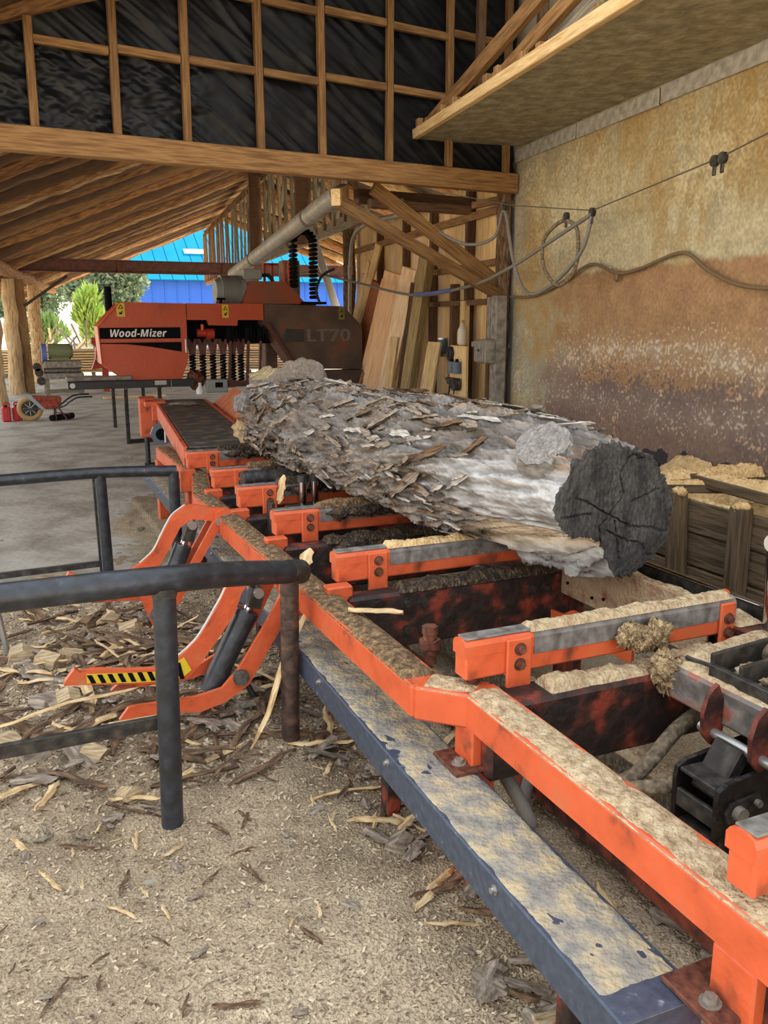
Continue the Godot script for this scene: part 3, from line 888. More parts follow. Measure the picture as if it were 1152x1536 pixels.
func build_mill_bed() -> void:
	var o := thing("sawmill_bed", "orange steel sawmill bed with rails and grimy cross bunks under the log", "sawmill")
	# left rail: steps outwards past the loading arms
	var y := 0.56
	var path := [Vector3(1.138, y, 0.4), Vector3(1.138, y, -1.93), Vector3(1.028, y, -2.04), Vector3(1.028, y, -4.98), Vector3(1.15, y, -5.6), Vector3(1.155, y, -7.0)]
	for i in 5:
		var a: Vector3 = path[i]
		var b: Vector3 = path[i + 1]
		var e := (b - a).normalized() * 0.02
		part(o, "rail", MB.new().bar(a - (e if i else Vector3.ZERO), b + e, 0.115, 0.1, 0.008), M["orange"], "orange square-tube rail")
		dust(o, a + Vector3.UP * 0.049, b + Vector3.UP * 0.049, 0.112, 0.012, 0.75 if i != 2 else 0.95, 300 + i, M["sawdust" if i < 2 else "bark_litter"])
	# legs under the rail
	for z in [-0.95, -1.92, -2.9, -3.72, -4.4, -5.0, -5.75, -6.95]:
		var x := 1.12 if z > -2.0 or z < -5.3 else 1.2
		part(o, "leg", MB.new().bar(Vector3(x, 0.015, z), Vector3(x, 0.515, z), 0.075, 0.1, 0.005), M["orange"])
		part(o, "foot_plate", MB.new().box(Vector3(x + 0.03, 0.02, z - 0.05), Vector3(0.26, 0.014, 0.2), 0.004), M["orange"])
	# bunks
	for k in BUNKS.size():
		var z: float = BUNKS[k] + 0.03
		var bm: Material = M["orange"]
		var left := 1.093
		var right := 2.06
		var zc := z - 0.032
		var tube := part(o, "bunk", MB.new().box(Vector3((left + right) / 2, 0.685, zc), Vector3(right - left, 0.1, 0.064), 0.006), bm, "orange box-section bunk")
		# worn steel cap with rounded shoulders over the top and the upper face
		var cap := MB.new()
		cap.prism(poly([-0.036, 0.0, -0.036, 0.05, -0.028, 0.064, -0.014, 0.07, 0.014, 0.07, 0.028, 0.064, 0.036, 0.05, 0.036, 0.0, 0.033, 0.0, 0.033, 0.05, -0.033, 0.05, -0.033, 0.0]), right - 1.31, Transform3D(Basis(Vector3.BACK, Vector3.UP, Vector3.LEFT), Vector3((1.31 + right) / 2, 0.683, zc)))
		part(tube, "wear_plate", cap, M["bunk_steel"], "grey worn steel cover")
		var nose := MB.new().prism(poly([-0.034, 0.02, -0.034, 0.05, -0.026, 0.062, -0.012, 0.067, 0.012, 0.067, 0.026, 0.062, 0.034, 0.05, 0.034, 0.02]), 1.314 - left, Transform3D(Basis(Vector3.BACK, Vector3.UP, Vector3.LEFT), Vector3((1.31 + left) / 2 - 0.002, 0.684, zc)))
		part(tube, "nose_cap", nose, bm)
		part(tube, "nose_strip", MB.new().box(Vector3((1.31 + left) / 2 + 0.004, 0.751, zc), Vector3(1.31 - left, 0.006, 0.05), 0.003), M["bunk_steel"])
		for tx in [1.257, 2.02]:
			var tab := part(tube, "clamp_tab", MB.new().box(Vector3(tx, 0.62 if tx < 1.5 else 0.66, z + 0.008), Vector3(0.08 if tx < 1.5 else 0.06, 0.24 if tx < 1.5 else 0.16, 0.012), 0.004), M["orange"])
			for by in [0.71, 0.665]:
				part(tube, "bolt", bolt(MB.new(), Vector3(tx, by - (0.02 if tx > 1.5 else 0.0), z + 0.014), Vector3.BACK, 0.013, 0.016), M["rust"])
		part(o, "levelling_screw", MB.new().cyl(Vector3(1.135, 0.6, zc), Vector3(1.135, 0.64, zc), 0.014, 0.014, 8).cyl(Vector3(1.135, 0.606, zc), Vector3(1.135, 0.618, zc), 0.022, 0.022, 6), M["rust"])
		# cross member below, on the near side
		var cz := z + 0.05
		if k > 1:
			part(o, "end_post", MB.new().box(Vector3(1.085, 0.565, cz - 0.02), Vector3(0.1, 0.15, 0.06), 0.006), M["orange"])
		part(o, "cross_member", MB.new().box(Vector3(1.6, 0.49, cz), Vector3(0.98, 0.22, 0.09 if k != 1 else 0.12), 0.012), M["orange_grime"], "grime-blackened cross member")
		if k == 2 or k == 3:
			for q in [[1.335, 0.555], [1.405, 0.55], [1.337, 0.449], [1.408, 0.447], [1.9, 0.545], [1.96, 0.54]]:
				part(o, "bolt", bolt(MB.new(), Vector3(q[0], q[1], cz + 0.045), Vector3.BACK, 0.014, 0.02), M["dark_steel"])
		# what the sawing has left on top
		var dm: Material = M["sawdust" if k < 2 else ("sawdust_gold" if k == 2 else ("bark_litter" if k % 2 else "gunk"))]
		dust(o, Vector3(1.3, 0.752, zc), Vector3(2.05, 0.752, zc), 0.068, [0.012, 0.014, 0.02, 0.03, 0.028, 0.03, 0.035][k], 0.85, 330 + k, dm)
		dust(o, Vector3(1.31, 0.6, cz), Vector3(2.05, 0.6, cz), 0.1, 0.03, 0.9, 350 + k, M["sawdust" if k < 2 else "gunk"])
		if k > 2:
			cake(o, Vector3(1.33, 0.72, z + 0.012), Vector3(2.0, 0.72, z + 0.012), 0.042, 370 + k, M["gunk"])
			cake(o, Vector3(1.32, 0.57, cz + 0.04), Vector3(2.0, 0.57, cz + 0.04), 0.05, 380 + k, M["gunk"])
	for q in [[1.62, 0.70, -1.9, 0.03], [1.72, 0.69, -1.9, 0.035], [1.67, 0.68, -1.895, 0.03], [1.94, 0.53, -2.86, 0.035], [1.92, 0.6, -2.86, 0.03], [1.98, 0.52, -2.86, 0.03], [1.97, 0.61, -2.87, 0.04]]:
		part(o, "caked_grime", MB.new().blob(Vector3(q[0], q[1], q[2]), Vector3(q[3] * 1.4, q[3] * 1.2, q[3] * 0.7), noise(390, 1.3), 0.8, 28), M["cake_tan"], "", "stuff")
	# bed roller and its hydraulic pins
	part(o, "roller", MB.new().cyl(Vector3(1.19, 0.735, -4.66), Vector3(2.0, 0.735, -4.66), 0.045, 0.045, 20), M["dark_steel"], "black bed roller")
	for gx in [1.2, 1.25, 1.3]:
		part(o, "roller_ring", MB.new().cyl(Vector3(gx, 0.735, -4.66), Vector3(gx + 0.02, 0.735, -4.66), 0.049, 0.049, 20), M["black_pipe"])
	for x in [1.39, 1.455]:
		var pin := part(o, "lift_pin", MB.new().cyl(Vector3(x, 0.62, -4.2), Vector3(x, 0.79, -4.2), 0.019, 0.019, 16), M["chrome"], "chrome lift pin")
		part(pin, "pin_head", MB.new().cyl(Vector3(x, 0.785, -4.2), Vector3(x, 0.82, -4.2), 0.028, 0.024, 14), M["dark_steel"])
	part(o, "lift_block", MB.new().box(Vector3(1.45, 0.62, -4.2), Vector3(0.3, 0.08, 0.12), 0.01), M["dark_steel"])
	for q in [[1.21, 0.6, -4.18], [1.17, 0.58, -4.0]]:
		part(o, "bracket", MB.new().box(Vector3(q[0], q[1], q[2]), Vector3(0.02, 0.2, 0.09), 0.004), M["dark_steel"])
	# right side of the bed
	part(o, "side_beam", MB.new().bar(Vector3(2.14, 0.56, 0.4), Vector3(2.14, 0.56, -7.0), 0.13, 0.14, 0.008), M["red_grime"])
	part(o, "side_plate", MB.new().bar(Vector3(2.045, 0.60, -2.02), Vector3(2.045, 0.60, -2.86), 0.012, 0.19, 0.003), M["dusty_plate"], "dust-coated side plate")
	part(o, "side_plate", MB.new().bar(Vector3(2.045, 0.5, -1.1), Vector3(2.045, 0.5, -1.85), 0.012, 0.19, 0.003), M["red_grime"])
	for q in [[0.56, -2.78], [0.545, -2.62], [0.6, -2.3], [0.56, -2.55]]:
		part(o, "plate_hole", MB.new().cyl(Vector3(2.032, q[0], q[1]), Vector3(2.042, q[0], q[1]), 0.006, 0.006, 10), M["black"])
	part(o, "tooth_plate", MB.new().prism(poly([0, 0, 0.5, 0, 0.5, 0.05, 0.42, 0.055, 0.36, 0.09, 0.25, 0.09, 0.2, 0.05, 0.1, 0.09, 0, 0.1]), 0.012, Transform3D(Basis(Vector3.FORWARD, Vector3.UP, Vector3.RIGHT), Vector3(1.98, 0.4, -2.3))), M["orange"])
	dust(o, Vector3(2.1, 0.665, -1.9), Vector3(2.1, 0.665, -2.95), 0.1, 0.02, 0.8, 401, M["sawdust"])
	part(o, "side_ledge", MB.new().bar(Vector3(2.1, 0.65, -1.5), Vector3(2.1, 0.65, -6.6), 0.12, 0.02, 0.003), M["red_grime"])
	var track := part(o, "track_rail", MB.new().bar(Vector3(2.22, 0.66, 0.3), Vector3(2.22, 0.66, -7.2), 0.05, 0.06, 0.006), M["dark_steel"], "black carriage track with bright edge")
	part(track, "running_edge", MB.new().tube(PackedVector3Array([Vector3(2.2, 0.694, 0.3), Vector3(2.2, 0.694, -7.2)]), 0.008, 10), M["chrome"])
	part(o, "stop_lug", MB.new().box(Vector3(2.1, 0.715, -2.02), Vector3(0.03, 0.06, 0.03), 0.008), M["orange"])
	part(o, "stop_block", MB.new().box(Vector3(2.1, 0.645, -1.78), Vector3(0.07, 0.05, 0.09), 0.005), M["red_grime"])
	part(o, "bolt", bolt(MB.new(), Vector3(2.1, 0.67, -1.78), Vector3.UP, 0.016, 0.02), M["dark_steel"])
	# low frame below the bunks
	for x in [1.82, 1.5]:
		part(o, "frame_tube", MB.new().bar(Vector3(x, 0.15, 0.2), Vector3(x, 0.15, -6.6), 0.1, 0.1, 0.008), M["hose_dust"] if x > 1.6 else M["red_grime"])
		dust(o, Vector3(x, 0.2, -0.2), Vector3(x, 0.2, -3.0), 0.1, 0.014, 0.9, 410 + int(x * 10), M["sawdust"])
	for z in [-1.4, -2.45, -3.4, -4.7]:
		part(o, "frame_cross", MB.new().bar(Vector3(1.5, 0.23, z), Vector3(2.1, 0.23, z), 0.06, 0.08, 0.006), M["orange_grime"])
	for z in [-0.6, -2.9, -5.0, -6.9]:
		part(o, "leg", MB.new().bar(Vector3(2.14, 0.01, z), Vector3(2.14, 0.5, z), 0.09, 0.09, 0.006), M["red_grime"])
	# adjusting bolt standing on the rail
	var ab := part(o, "adjusting_bolt", MB.new().cyl(Vector3(1.15, 0.56, -2.26), Vector3(1.15, 0.66, -2.26), 0.022, 0.022, 14), M["rust"], "rusty adjusting bolt")
	part(ab, "nut", MB.new().cyl(Vector3(1.15, 0.61, -2.26), Vector3(1.15, 0.637, -2.26), 0.034, 0.034, 6).cyl(Vector3(1.15, 0.655, -2.26), Vector3(1.15, 0.68, -2.26), 0.026, 0.025, 6), M["rust"])
	for h in [
		[Vector3(1.2, 0.42, -1.9), Vector3(1.45, 0.36, -1.72), Vector3(1.7, 0.47, -1.75), Vector3(2.0, 0.55, -1.8)],
		[Vector3(1.3, 0.38, -1.7), Vector3(1.55, 0.4, -1.6), Vector3(1.85, 0.44, -1.62), Vector3(2.1, 0.45, -1.7)]]:
		part(o, "hydraulic_hose", MB.new().tube(curve(h, 10), 0.022, 12), M["hose_dust"], "dust-caked hydraulic hose")
	part(o, "hydraulic_hose", MB.new().tube(curve([Vector3(1.2, 0.4, -1.98), Vector3(1.24, 0.25, -1.82), Vector3(1.3, 0.16, -1.95), Vector3(1.5, 0.14, -2.2)], 10), 0.02, 12), M["hose_grey"], "grey hydraulic hose")
	rebase(o, Vector3(1.6, 0, -3.4))

	# blue guard channel along the floor side
	var g := thing("guard_channel", "long dark blue steel channel with dusty top beside the orange rail", "channel")
	var p0 := Vector3(0.985, 0.355, -1.0)
	var p1 := Vector3(1.11, 0.355, -7.3)
	var ang := atan2(p1.x - p0.x, -(p1.z - p0.z))
	part(g, "channel", MB.new().bar(p0, p1, 0.185, 0.095, 0.004), M["blue_paint"], "blue painted channel")
	dust(g, p0 + Vector3(0.0, 0.047, 0), p1 + Vector3(0.0, 0.047, 0), 0.184, 0.0042, 0.62, 420, M["channel_dust"], "sawdust_layer", 1.0, 14.0)
	for k in 12:
		var t := (0.45 + k * 0.62) / 7.4 * 1.15
		var p := p0.lerp(p1, t) + Vector3(-0.093, 0.022, 0)
		part(g, "bolt", bolt(MB.new(), p, Vector3(-1, 0, 0), 0.008, 0.012), M["zinc"])
	for z in [-1.3, -2.3, -3.9, -5.4, -7.1]:
		part(g, "bracket", MB.new().box(Vector3(0.99 - z * 0.02, 0.16, z), Vector3(0.05, 0.33, 0.05), 0.004), M["orange_grime"])
	for q in [[0.0, -1.03], [0.0, -1.96]]:
		part(g, "joint_plate", MB.new().box(Vector3(1.09, 0.41, q[1] + 0.04), Vector3(0.13, 0.012, 0.14), 0.003), M["rust"])
		part(g, "bolt", bolt(MB.new(), Vector3(1.06, 0.416, q[1] + 0.06), Vector3.UP, 0.014, 0.014), M["grey_steel"])
	rebase(g, Vector3(1.05, 0, -4.2))

# ------------------------------------------------------------------ the log
const NEAR_R := [0.272, 0.258, 0.250, 0.248, 0.246, 0.246, 0.238, 0.232, 0.234, 0.240, 0.236, 0.237, 0.241, 0.234, 0.216, 0.222, 0.229, 0.233, 0.231, 0.208, 0.183, 0.152, 0.137, 0.126, 0.126, 0.128, 0.14, 0.175, 0.238, 0.253, 0.258, 0.259, 0.262, 0.273, 0.280, 0.275]

func near_r(th: float) -> float:
	var k := fposmod(th / TAU, 1.0) * 36.0
	var i := int(k) % 36
	return lerpf(NEAR_R[i], NEAR_R[(i + 1) % 36], k - floorf(k))

func log_axis(t: float) -> Vector3:
	var p := [Vector3(1.868, 0.957, 0), Vector3(1.775, 0.995, 0), Vector3(1.70, 1.002, 0), Vector3(1.665, 1.0, 0), Vector3(1.64, 0.996, 0), Vector3(1.63, 0.99, 0), Vector3(1.63, 0.985, 0)]
	var k := clampf(t, 0.0, 0.9999) * 6.0
	var i := int(k)
	return p[i].cubic_interpolate(p[i + 1], p[maxi(i - 1, 0)], p[mini(i + 2, 6)], k - i)

func build_log() -> void:
	var o := thing("saw_log", "big weathered grey log with flaking bark lying on the sawmill bed", "log", Vector3(1.8, 0.75, -4.2))
	var back := -o.position
	var length := 3.25
	var n1 := noise(201, 1.0, FastNoiseLite.TYPE_SIMPLEX_SMOOTH, 3)
	var n2 := noise(202, 1.0, FastNoiseLite.TYPE_SIMPLEX_SMOOTH, 5)
	var nc := noise(203, 1.0, FastNoiseLite.TYPE_CELLULAR, 2)
	nc.cellular_return_type = FastNoiseLite.RETURN_CELL_VALUE
	var nd := noise(204, 1.0, FastNoiseLite.TYPE_CELLULAR, 1)
	nd.cellular_return_type = FastNoiseLite.RETURN_DISTANCE2_SUB
	var surf := func(th: float, t: float) -> Array:
		var ax := log_axis(t)
		var z := -2.33 - length * t
		var q := Vector3(cos(th), sin(th), 0)
		var deg := rad_to_deg(fposmod(th, TAU))
		var r: float = lerpf(near_r(th), 0.262 - 0.016 * t, smoothstep(0.0, 0.2, t))
		r *= 1.0 + 0.07 * n1.get_noise_3d(q.x * 1.6, q.y * 1.6, z * 1.1)
		if t > 0.9:
			r *= 1.0 - 0.22 * pow((t - 0.9) / 0.1, 2.0) * (1.0 + 0.7 * n1.get_noise_3d(q.x * 4.0, q.y * 4.0, 3.0))
		var warp := n1.get_noise_3d(q.x * 3.0, q.y * 3.0, z * 3.0)
		# spiral bark plates
		var s := th * 0.285 + z * 0.22
		var plate := nc.get_noise_3d(s * 13.0 + warp * 1.2, z * 3.6 + warp, q.y * 1.0)
		var gap := nd.get_noise_3d(s * 13.0 + warp * 1.2, z * 3.6 + warp, q.y * 1.0)
		var fibre := n2.get_noise_3d(s * 26.0, z * 2.6 + warp * 1.0, 1.0 + q.y)
		var fine := n2.get_noise_3d(s * 70.0, z * 14.0, 5.0 + q.x)
		var groove := n2.get_noise_3d(s * 52.0 + warp * 0.8, z * 1.7, 11.0 + q.x)
		# bare wood near the sawn end and the torn out split below it
		var edge := 0.16 * n2.get_noise_3d(q.x * 5.0, q.y * 5.0, z * 4.0)
		var bare := smoothstep(0.22, 0.12, t + edge) * smoothstep(128.0, 150.0, deg + 90.0 * edge) * smoothstep(232.0, 212.0, deg)
		var split := smoothstep(0.17, 0.13, t + edge * 0.6) * smoothstep(203.0, 210.0, deg + 40.0 * edge) * smoothstep(266.0, 258.0, deg + 20.0 * edge)
		var slab := smoothstep(0.24, 0.2, t + edge * 0.4) * smoothstep(250.0, 256.0, deg) * smoothstep(284.0, 276.0, deg)
		var rough := 1.0 - 0.8 * maxf(bare, split)
		r += rough * (0.25 + 0.75 * smoothstep(0.0, 0.04, t)) * (0.018 * plate + 0.022 * fibre + 0.012 * fine + 0.012 * smoothstep(0.0, 0.25, gap)) + (0.016 - 0.006 * bare) * groove + bare * 0.008 * fibre
		r += slab * 0.05 * smoothstep(0.0, 0.05, t)
		r -= split * (0.018 + 0.01 * fibre)
		# knot bulge by the end
		var kn := exp(-(pow((deg - 118.0) / 26.0, 2.0) + pow((t - 0.045) / 0.05, 2.0)))
		r += 0.03 * kn
		var p := Vector3(ax.x + q.x * r, ax.y + q.y * r, z + 0.012 * n2.get_noise_3d(q.x * 6.0, q.y * 6.0, 9.0) * (1.0 if t < 0.02 else 0.0))
		p.y = maxf(p.y, 0.757) if z < -2.75 else p.y
		return [p, plate, fibre, fine, gap, bare, split, slab, groove]
	var mb := MB.new()
	mb.tinted = true
	var f := func(u: float, t: float) -> Vector3:
		return surf.call(TAU * u, t)[0] + back
	var g := func(u: float, t: float) -> Color:
		var a: Array = surf.call(TAU * u, t)
		var th := TAU * u
		var k := clampf(0.5 + 0.5 * a[1] + 0.5 * a[2], 0.0, 1.0)
		var col := Color(0.2, 0.18, 0.16).lerp(Color(0.54, 0.52, 0.495), k)
		var tan_ := clampf(1.7 * n1.get_noise_3d(t * 9.0 + 4.0, sin(th) * 2.2, cos(th) * 2.2) + 0.9 * a[2], 0.0, 1.0)
		col = col.lerp(Color(0.34, 0.19, 0.095), tan_ * 0.7)
		col = col.lerp(Color(0.66, 0.66, 0.65), clampf(1.6 * a[3] + 0.8 * a[1] - 0.3, 0.0, 0.9))
		if a[4] < 0.05:
			col = col.lerp(Color(0.09, 0.07, 0.055), 0.6)
		col = col.lerp(Color(0.30, 0.29, 0.28).lerp(Color(0.62, 0.62, 0.61), clampf(0.55 + a[2] + 0.9 * a[8], 0.0, 1.0)), a[5] * 0.85)
		col = col.lerp(Color(0.4, 0.26, 0.15), clampf(1.8 * a[8] - 0.45 + 0.6 * a[1], 0.0, 0.55))
		col = col.lerp(Color(0.62, 0.47, 0.31).lerp(Color(0.78, 0.66, 0.50), clampf(0.5 + 1.5 * a[2], 0.0, 1.0)), a[6])
		col = col.lerp(Color(0.42, 0.42, 0.41), a[7] * 0.8)
		return col
	mb.sheet(260, 560, f, g, true)
	part(o, "trunk", mb, M["log_skin"], "grey furrowed bark and bare wood")
	# sawn near end, checked by radial cracks
	var cracks := [[-0.008, -0.003, 0.053, 0.062], [-0.008, -0.003, -0.098, 0.048], [-0.098, 0.048, -0.146, 0.065], [-0.008, -0.003, -0.045, -0.043], [-0.008, -0.003, 0.086, -0.052], [0.086, -0.052, 0.179, -0.068], [0.179, -0.068, 0.25, -0.089], [0.031, 0.137, 0.075, 0.2], [0.075, 0.2, 0.125, 0.184], [0.088, 0.033, 0.2, 0.07], [-0.012, -0.06, 0.082, -0.107], [0.082, -0.107, 0.132, -0.115], [0.132, -0.115, 0.179, -0.169], [-0.2, -0.001, -0.08, 0.007], [-0.045, -0.043, -0.03, -0.12], [0.053, 0.062, 0.03, 0.13], [0.02, -0.03, 0.05, -0.17]]
	var face := MB.new()
	face.tinted = true
	var crack_at := func(x: float, y: float) -> float:
		var best := 1.0
		var p := Vector2(x + 0.006 * n2.get_noise_2d(x * 30.0, y * 30.0), y + 0.006 * n2.get_noise_2d(x * 30.0 + 7.0, y * 30.0))
		for c in cracks:
			var cp := Geometry2D.get_closest_point_to_segment(p, Vector2(c[0], c[1]), Vector2(c[2], c[3]))
			best = minf(best, p.distance_to(cp))
		return best
	var ff := func(u: float, w: float) -> Vector3:
		var th := TAU * u
		var rim: Vector3 = surf.call(th, 0.0)[0]
		var p := Vector3(1.868, 0.957, rim.z).lerp(rim, w)
		var lx := p.x - 1.868
		var ly := p.y - 0.957
		var dc: float = crack_at.call(lx, ly)
		var bump := 0.006 * n2.get_noise_2d(lx * 14.0, ly * 3.0) + 0.003 * n2.get_noise_2d(lx * 60.0, ly * 8.0)
		var z := -2.33 + 0.004 + bump * (1.0 - w * w) - 0.016 * smoothstep(0.0038, 0.001, dc)
		if w > 0.985:
			z = rim.z
		return Vector3(p.x, p.y, z) + back
	var fg := func(u: float, w: float) -> Color:
		var th := TAU * u
		var x := cos(th) * near_r(th) * w
		var y := sin(th) * near_r(th) * w
		var ring := n2.get_noise_2d(Vector2(x, y).length() * 60.0, th * 1.5)
		var blot := n1.get_noise_2d(x * 9.0, y * 4.0)
		var k := clampf(0.45 + 0.5 * ring + 0.7 * blot, 0.0, 1.0)
		return Color(0.03, 0.029, 0.028).lerp(Color(0.12, 0.115, 0.11), k)
	face.sheet(300, 110, ff, fg, true)
	part(o, "sawn_end", face, M["log_end"], "dark weathered sawn end with cracks")
	# ragged far end
	var fend := MB.new()
	var fe := func(u: float, w: float) -> Vector3:
		var rim: Vector3 = surf.call(TAU * u, 1.0)[0]
		var c0 := log_axis(1.0)
		c0.z = rim.z
		return c0.lerp(rim, w) + Vector3(0, 0, -0.05 * (1.0 - w) + 0.03 * n2.get_noise_2d(cos(TAU * u) * w * 4.0, sin(TAU * u) * w * 4.0)) + back
	fend.sheet(60, 14, fe, null, false)
	part(o, "broken_end", fend, M["greybark"])
	# branch stubs with their cut faces
	stub(o, Vector3(1.74, 1.13, -5.26), Vector3(-0.3, 0.7, 0.62), 0.16, 0.18, 211, Color(0.36, 0.29, 0.22))
	stub(o, Vector3(1.5, 1.06, -5.35), Vector3(-0.85, 0.25, 0.4), 0.062, 0.17, 212, Color(0.33, 0.3, 0.28))
	stub(o, Vector3(1.5, 0.93, -5.45), Vector3(-0.85, -0.1, 0.5), 0.085, 0.13, 213, Color(0.72, 0.52, 0.26))
	stub(o, Vector3(1.6, 1.14, -5.48), Vector3(-0.35, 0.85, 0.2), 0.1, 0.14, 214, Color(0.72, 0.55, 0.3))
	stub(o, Vector3(1.7, 1.16, -4.45), Vector3(-0.2, 0.9, 0.3), 0.075, 0.1, 215, Color(0.55, 0.42, 0.24))
	stub(o, Vector3(1.76, 1.085, -2.52), Vector3(-0.56, 0.74, 0.32), 0.1, 0.135, 216, Color(0.42, 0.39, 0.355), 0.12)
	# loose bark plates lifting off the trunk
	var plates := []
	for k in 6:
		var pb := MB.new()
		var pf := func(u: float, w: float) -> Vector3:
			var x := (u - 0.5) * (0.16 + 0.03 * k) * (1.0 - 0.5 * absf(w - 0.5))
			var y := (w - 0.5) * (0.045 + 0.008 * k) * (1.0 + 0.7 * n2.get_noise_2d(u * 3.0 + k * 5.0, w))
			return Vector3(x, y, 0.012 * u * u + 0.008 * n2.get_noise_2d(u * 4.0 + k * 7.0, w * 4.0) + 0.012 * pow(absf(w * 2.0 - 1.0), 2.0))
		pb.sheet(8, 4, pf, null, false)
		var pf2 := func(u: float, w: float) -> Vector3:
			return pf.call(u, w) - Vector3(0, 0, 0.006)
		pb.sheet(8, 4, pf2, null, true)
		plates.append(pb.mesh())
	for k in 420:
		var th := deg_to_rad(rng.randf_range(55.0, 245.0))
		var t := rng.randf_range(0.04, 0.95)
		if (t < 0.13 and rad_to_deg(th) > 100.0) or o.get_child_count() > 305:
			continue
		var a: Array = surf.call(th, t)
		var out := Vector3(cos(th), sin(th), 0)
		var along := Vector3(0.15 * -sin(th), 0.15 * cos(th), -1.0).normalized().rotated(out, rng.randf_range(-0.35, 0.35))
		var lift := rng.randf_range(-0.1, 0.22)
		var q := place(o, "bark_flake", plates[k % 6], M[["greybark", "bark", "greybark", "greybark_pale"][rng.randi() % 4]])
		var bs := Basis(along, out.cross(along), out)
		q.transform = Transform3D(Basis(bs.y, lift) * bs * Basis.from_scale(Vector3(1.5, 0.55, 0.9) * rng.randf_range(0.25, 0.8)), a[0] + back + out * 0.008)

func stub(o: Node3D, at: Vector3, axis: Vector3, r: float, h: float, seed_: int, face: Color, wild := 0.4) -> void:
	var n := noise(seed_, 1.0, FastNoiseLite.TYPE_SIMPLEX_SMOOTH, 4)
	var y := axis.normalized()
	var x := y.cross(Vector3.FORWARD).normalized()
	var xf := Transform3D(Basis(x, y, x.cross(y)), at - o.position)
	var mb := MB.new()
	mb.tinted = true
	var f := func(u: float, w: float) -> Vector3:
		var th := TAU * u
		var k := r * lerpf(1.35, 0.95, w) * (1.0 + wild * n.get_noise_3d(cos(th) * 1.6, w * 1.2, sin(th) * 1.6) + 0.12 * n.get_noise_3d(cos(th) * 7.0, w * 2.0, sin(th) * 7.0))
		return xf * Vector3(cos(th) * k, -0.1 + (h + 0.1) * w + 0.02 * n.get_noise_2d(th * 1.5, 3.0) * w, sin(th) * k)
	var g := func(u: float, w: float) -> Color:
		var k := clampf(0.5 + 0.9 * n.get_noise_3d(cos(TAU * u) * 6.0, w * 3.0, sin(TAU * u) * 6.0), 0.0, 1.0)
		return Color(0.14, 0.12, 0.1).lerp(Color(0.45, 0.43, 0.4), k)
	mb.sheet(36, 12, f, g, true)
	var knot := part(o, "branch_stub", mb, M["log_skin"], "broken branch stub")
	var fb := MB.new()
	fb.tinted = true
	var ff := func(u: float, w: float) -> Vector3:
		var rim: Vector3 = f.call(u, 1.0)
		var c0 := xf * Vector3(0, h, 0)
		return c0.lerp(rim, w) + y * (0.012 * n.get_noise_2d(cos(TAU * u) * w * 5.0, sin(TAU * u) * w * 5.0) * (1.0 - w) + 0.002)
	var fg := func(u: float, w: float) -> Color:
		var k := clampf(0.5 + 0.8 * n.get_noise_2d(w * 14.0, u * 3.0), 0.0, 1.0)
		return face.darkened(0.45).lerp(face, k)
	fb.sheet(36, 12, ff, fg, true)
	part(knot, "stub_face", fb, M["log_end"], "cut face of the branch stub")

# ------------------------------------------------------------------ loading arms
func flat(pts: Array, z: float, depth: float) -> MB:
	return MB.new().prism(poly(pts), depth, Transform3D(Basis(), Vector3(0, 0, z)))

